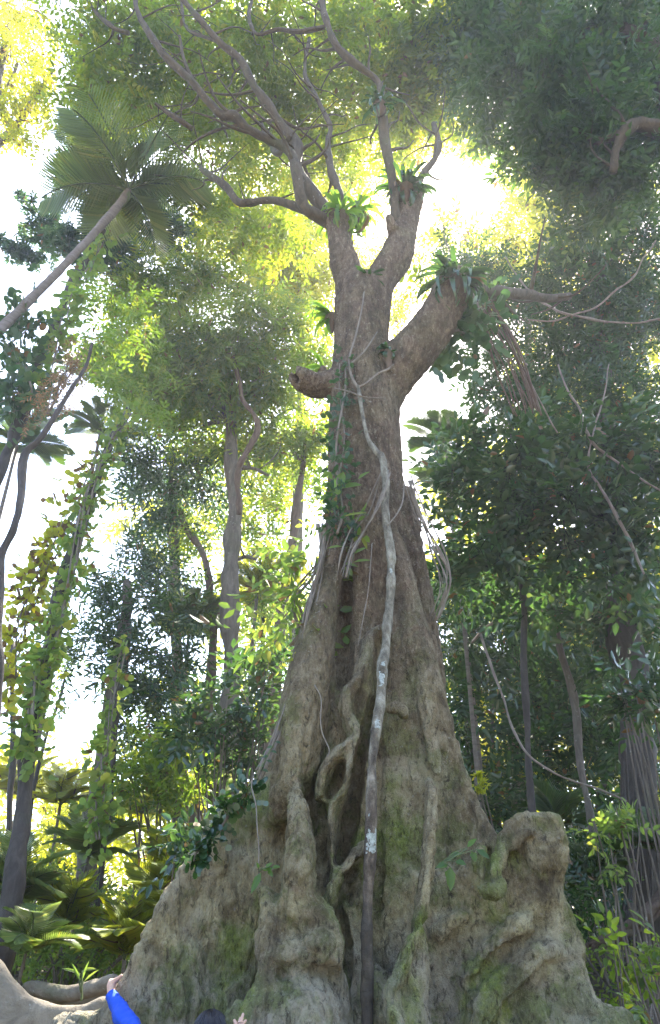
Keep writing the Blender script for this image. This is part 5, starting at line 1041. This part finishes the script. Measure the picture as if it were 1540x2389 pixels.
# left hand: palm, thumb pointing up-right along the bark edge, four fingers gripping over the edge
def hpt(px, py, Y): return at(px, py, Y)
def add_chain(start, pts, rads):
    k = start
    for p, r in zip(pts, rads): Bv.append(p); Br.append(r); Be.append((k, len(Bv)-1)); k = len(Bv)-1
    return k
palm1 = add_chain(8, [hpt(258, 2305, 4.86), hpt(262, 2294, 4.88)], [.024, .022])
add_chain(palm1, [hpt(271, 2286, 4.85), hpt(279, 2280, 4.83), hpt(286, 2274, 4.83)], [.012, .010, .008])
for k, (dx, dy) in enumerate([(0, 0), (-3, 6), (-4, 13), (-3, 19)]):
    add_chain(palm1, [hpt(257+dx, 2288+dy, 4.90), hpt(262+dx, 2286+dy, 4.96), hpt(272+dx, 2290+dy, 5.0)], [.0105, .009, .0075])
palm2 = add_chain(11, [hpt(556, 2412, 4.43), hpt(560, 2398, 4.44)], [.023, .02])
for (x, y) in [((550, 2392), (546, 2383)), ((558, 2388), (562, 2378)), ((563, 2385), (568, 2368)), ((568, 2392), (575, 2384)), ((552, 2402), (543, 2396))]:
    add_chain(palm2, [hpt(x[0], x[1]-3, 4.46), hpt(y[0], y[1]-5, 4.48)], [.0095, .0075])
skin('body', Bv, Be, Br, SKIN, per)
# sleeve, shirt, trousers over the body
def cloth(name, pts, mat, sides=18): 
    mb = MB(); tube(mb, pts, 32, 18, .07, seed=3, freq=15); return mb.build(name, mat, per)
w_, e_, s_ = np.array(wrist), np.array(elbow), np.array(shl)
cloth('sleeve', [np.append(w_+(w_-e_)*.02, .031), np.append(w_*.97+e_*.03, .035), np.append(w_*.7+e_*.3, .042), np.append(w_*.35+e_*.65, .050), np.append(e_, .053), np.append(e_*.72+s_*.28, .052)], BLUE)
cloth('shirt_sleeve', [np.append(e_*.80+s_*.20, .056), np.append(e_*.5+s_*.5, .056), np.append(s_, .066)], NAVY)
w2, e2, s2_ = np.array(wr2), np.array(el2), np.array(shr)
cloth('sleeve', [np.append(w2, .028), np.append(w2*.6+e2*.4, .038), np.append(e2, .046), np.append(e2*.5+s2_*.5, .05), np.append(s2_, .062)], BLUE)
skin('shirt', [(hx, hy-.05, .62), (hx, hy-.04, .85), (hx, hy, hz-.30), (hx, hy, hz-.19), shl, shr], [(0, 1), (1, 2), (2, 3), (2, 4), (2, 5)], [.135, .122, .13, .06, .062, .062], NAVY, per)
skin('trousers', [(hx, hy-.05, .68), (hx-.08, hy-.05, .58), (hx-.10, hy-.02, .35), (hx-.10, hy-.06, .12), (hx+.08, hy-.05, .58), (hx+.10, hy-.02, .35), (hx+.10, hy-.06, .12)], [(0, 1), (1, 2), (2, 3), (0, 4), (4, 5), (5, 6)], [.13, .085, .066, .055, .085, .066, .055], NAVY, per)
# hair: a cap of combed strands round the crown whorl
mb = MB(); r = random.Random(8); c0 = np.array([hx, hy, hz+.005]); N = 30; V = []
for j in range(N+1):
    for i in range(40):
        th = math.pi*.80*j/N; ph = 2*math.pi*i/40; rr = .094+.0025*math.sin(ph*9+j*.2)+.002*math.sin(ph*17)
        V.append(c0+np.array([rr*math.sin(th)*math.cos(ph), rr*1.08*math.sin(th)*math.sin(ph)-.012, rr*1.12*math.cos(th)]))
fc = []
for j in range(N):
    for i in range(40):
        ph = 2*math.pi*(i+.5)/40
        if j > N*.62 and math.sin(ph) > .35: continue
        a = j*40+i; b = j*40+(i+1) % 40; fc.append([a, a+40, b+40, b])
mb.add(V, fc)
for k in range(420):
    ph = r.uniform(0, 6.283); th0 = r.uniform(.02, .5); P = []
    for q in range(6):
        th = th0+q*.32; rr = .096+r.uniform(0, .004)
        if th > 2.3 or (math.sin(ph) > .35 and th > 1.9): break
        P.append(c0+np.array([rr*math.sin(th)*math.cos(ph+q*.04), rr*1.08*math.sin(th)*math.sin(ph+q*.04)-.012, rr*1.12*math.cos(th)]))
    if len(P) > 2: tube(mb, [np.append(p, .0016) for p in P], 4, 2, 0)
mb.build('hair', HAIR, per)
# face: nose, ears, eyes, mouth (turned to the bark, away from the camera)
mb = MB(); tube(mb, [(hx, hy+.075, hz+.015, .006), (hx, hy+.092, hz-.005, .010), (hx, hy+.086, hz-.018, .008)], 8, 4, 0); mb.build('nose', SKIN, per)
for s in (-1, 1):
    mb = MB(); tube(mb, [(hx+s*.075, hy, hz+.02, .008), (hx+s*.086, hy-.01, hz+.005, .012), (hx+s*.077, hy, hz-.02, .007)], 8, 4, 0); mb.build('ear', SKIN, per)
    mb = MB(); tube(mb, [(hx+s*.030-.012, hy+.074, hz+.018, .002), (hx+s*.030, hy+.079, hz+.018, .006), (hx+s*.030+.012, hy+.074, hz+.018, .002)], 8, 4, 0); mb.build('eye', HAIR, per)
LIP, _ = plain('lip', (.4, .16, .13)); mb = MB(); tube(mb, [(hx-.022, hy+.074, hz-.042, .002), (hx, hy+.08, hz-.044, .006), (hx+.022, hy+.074, hz-.042, .002)], 8, 4, 0); mb.build('mouth', LIP, per)

# ------------------------------------------------------------------ haze volume added to stand in for the lens glare
hb = MB(); lo, hi = np.array([-112, -106, -1.6]), np.array([112, 119, 32.0])
cv = np.array([[x, y, z] for x in (lo[0], hi[0]) for y in (lo[1], hi[1]) for z in (lo[2], hi[2])])
hm = bpy.data.materials.new('glare_haze'); hm.use_nodes = True; hn = hm.node_tree.nodes; hn.remove(hn['Principled BSDF'])
pv = hn.new('ShaderNodeVolumePrincipled'); pv.inputs['Color'].default_value = (.88, .92, 1, 1); pv.inputs['Density'].default_value = .0022; pv.inputs['Anisotropy'].default_value = .76
hm.node_tree.links.new(pv.outputs[0], hn['Material Output'].inputs['Volume'])
o = mesh_obj('haze', cv, np.array([[0, 1, 3, 2], [4, 6, 7, 5], [0, 4, 5, 1], [2, 3, 7, 6], [0, 2, 6, 4], [1, 5, 7, 3]]), hm, smooth=False); tag(o, kind='stuff')
print('sprays', NLEAF[0])
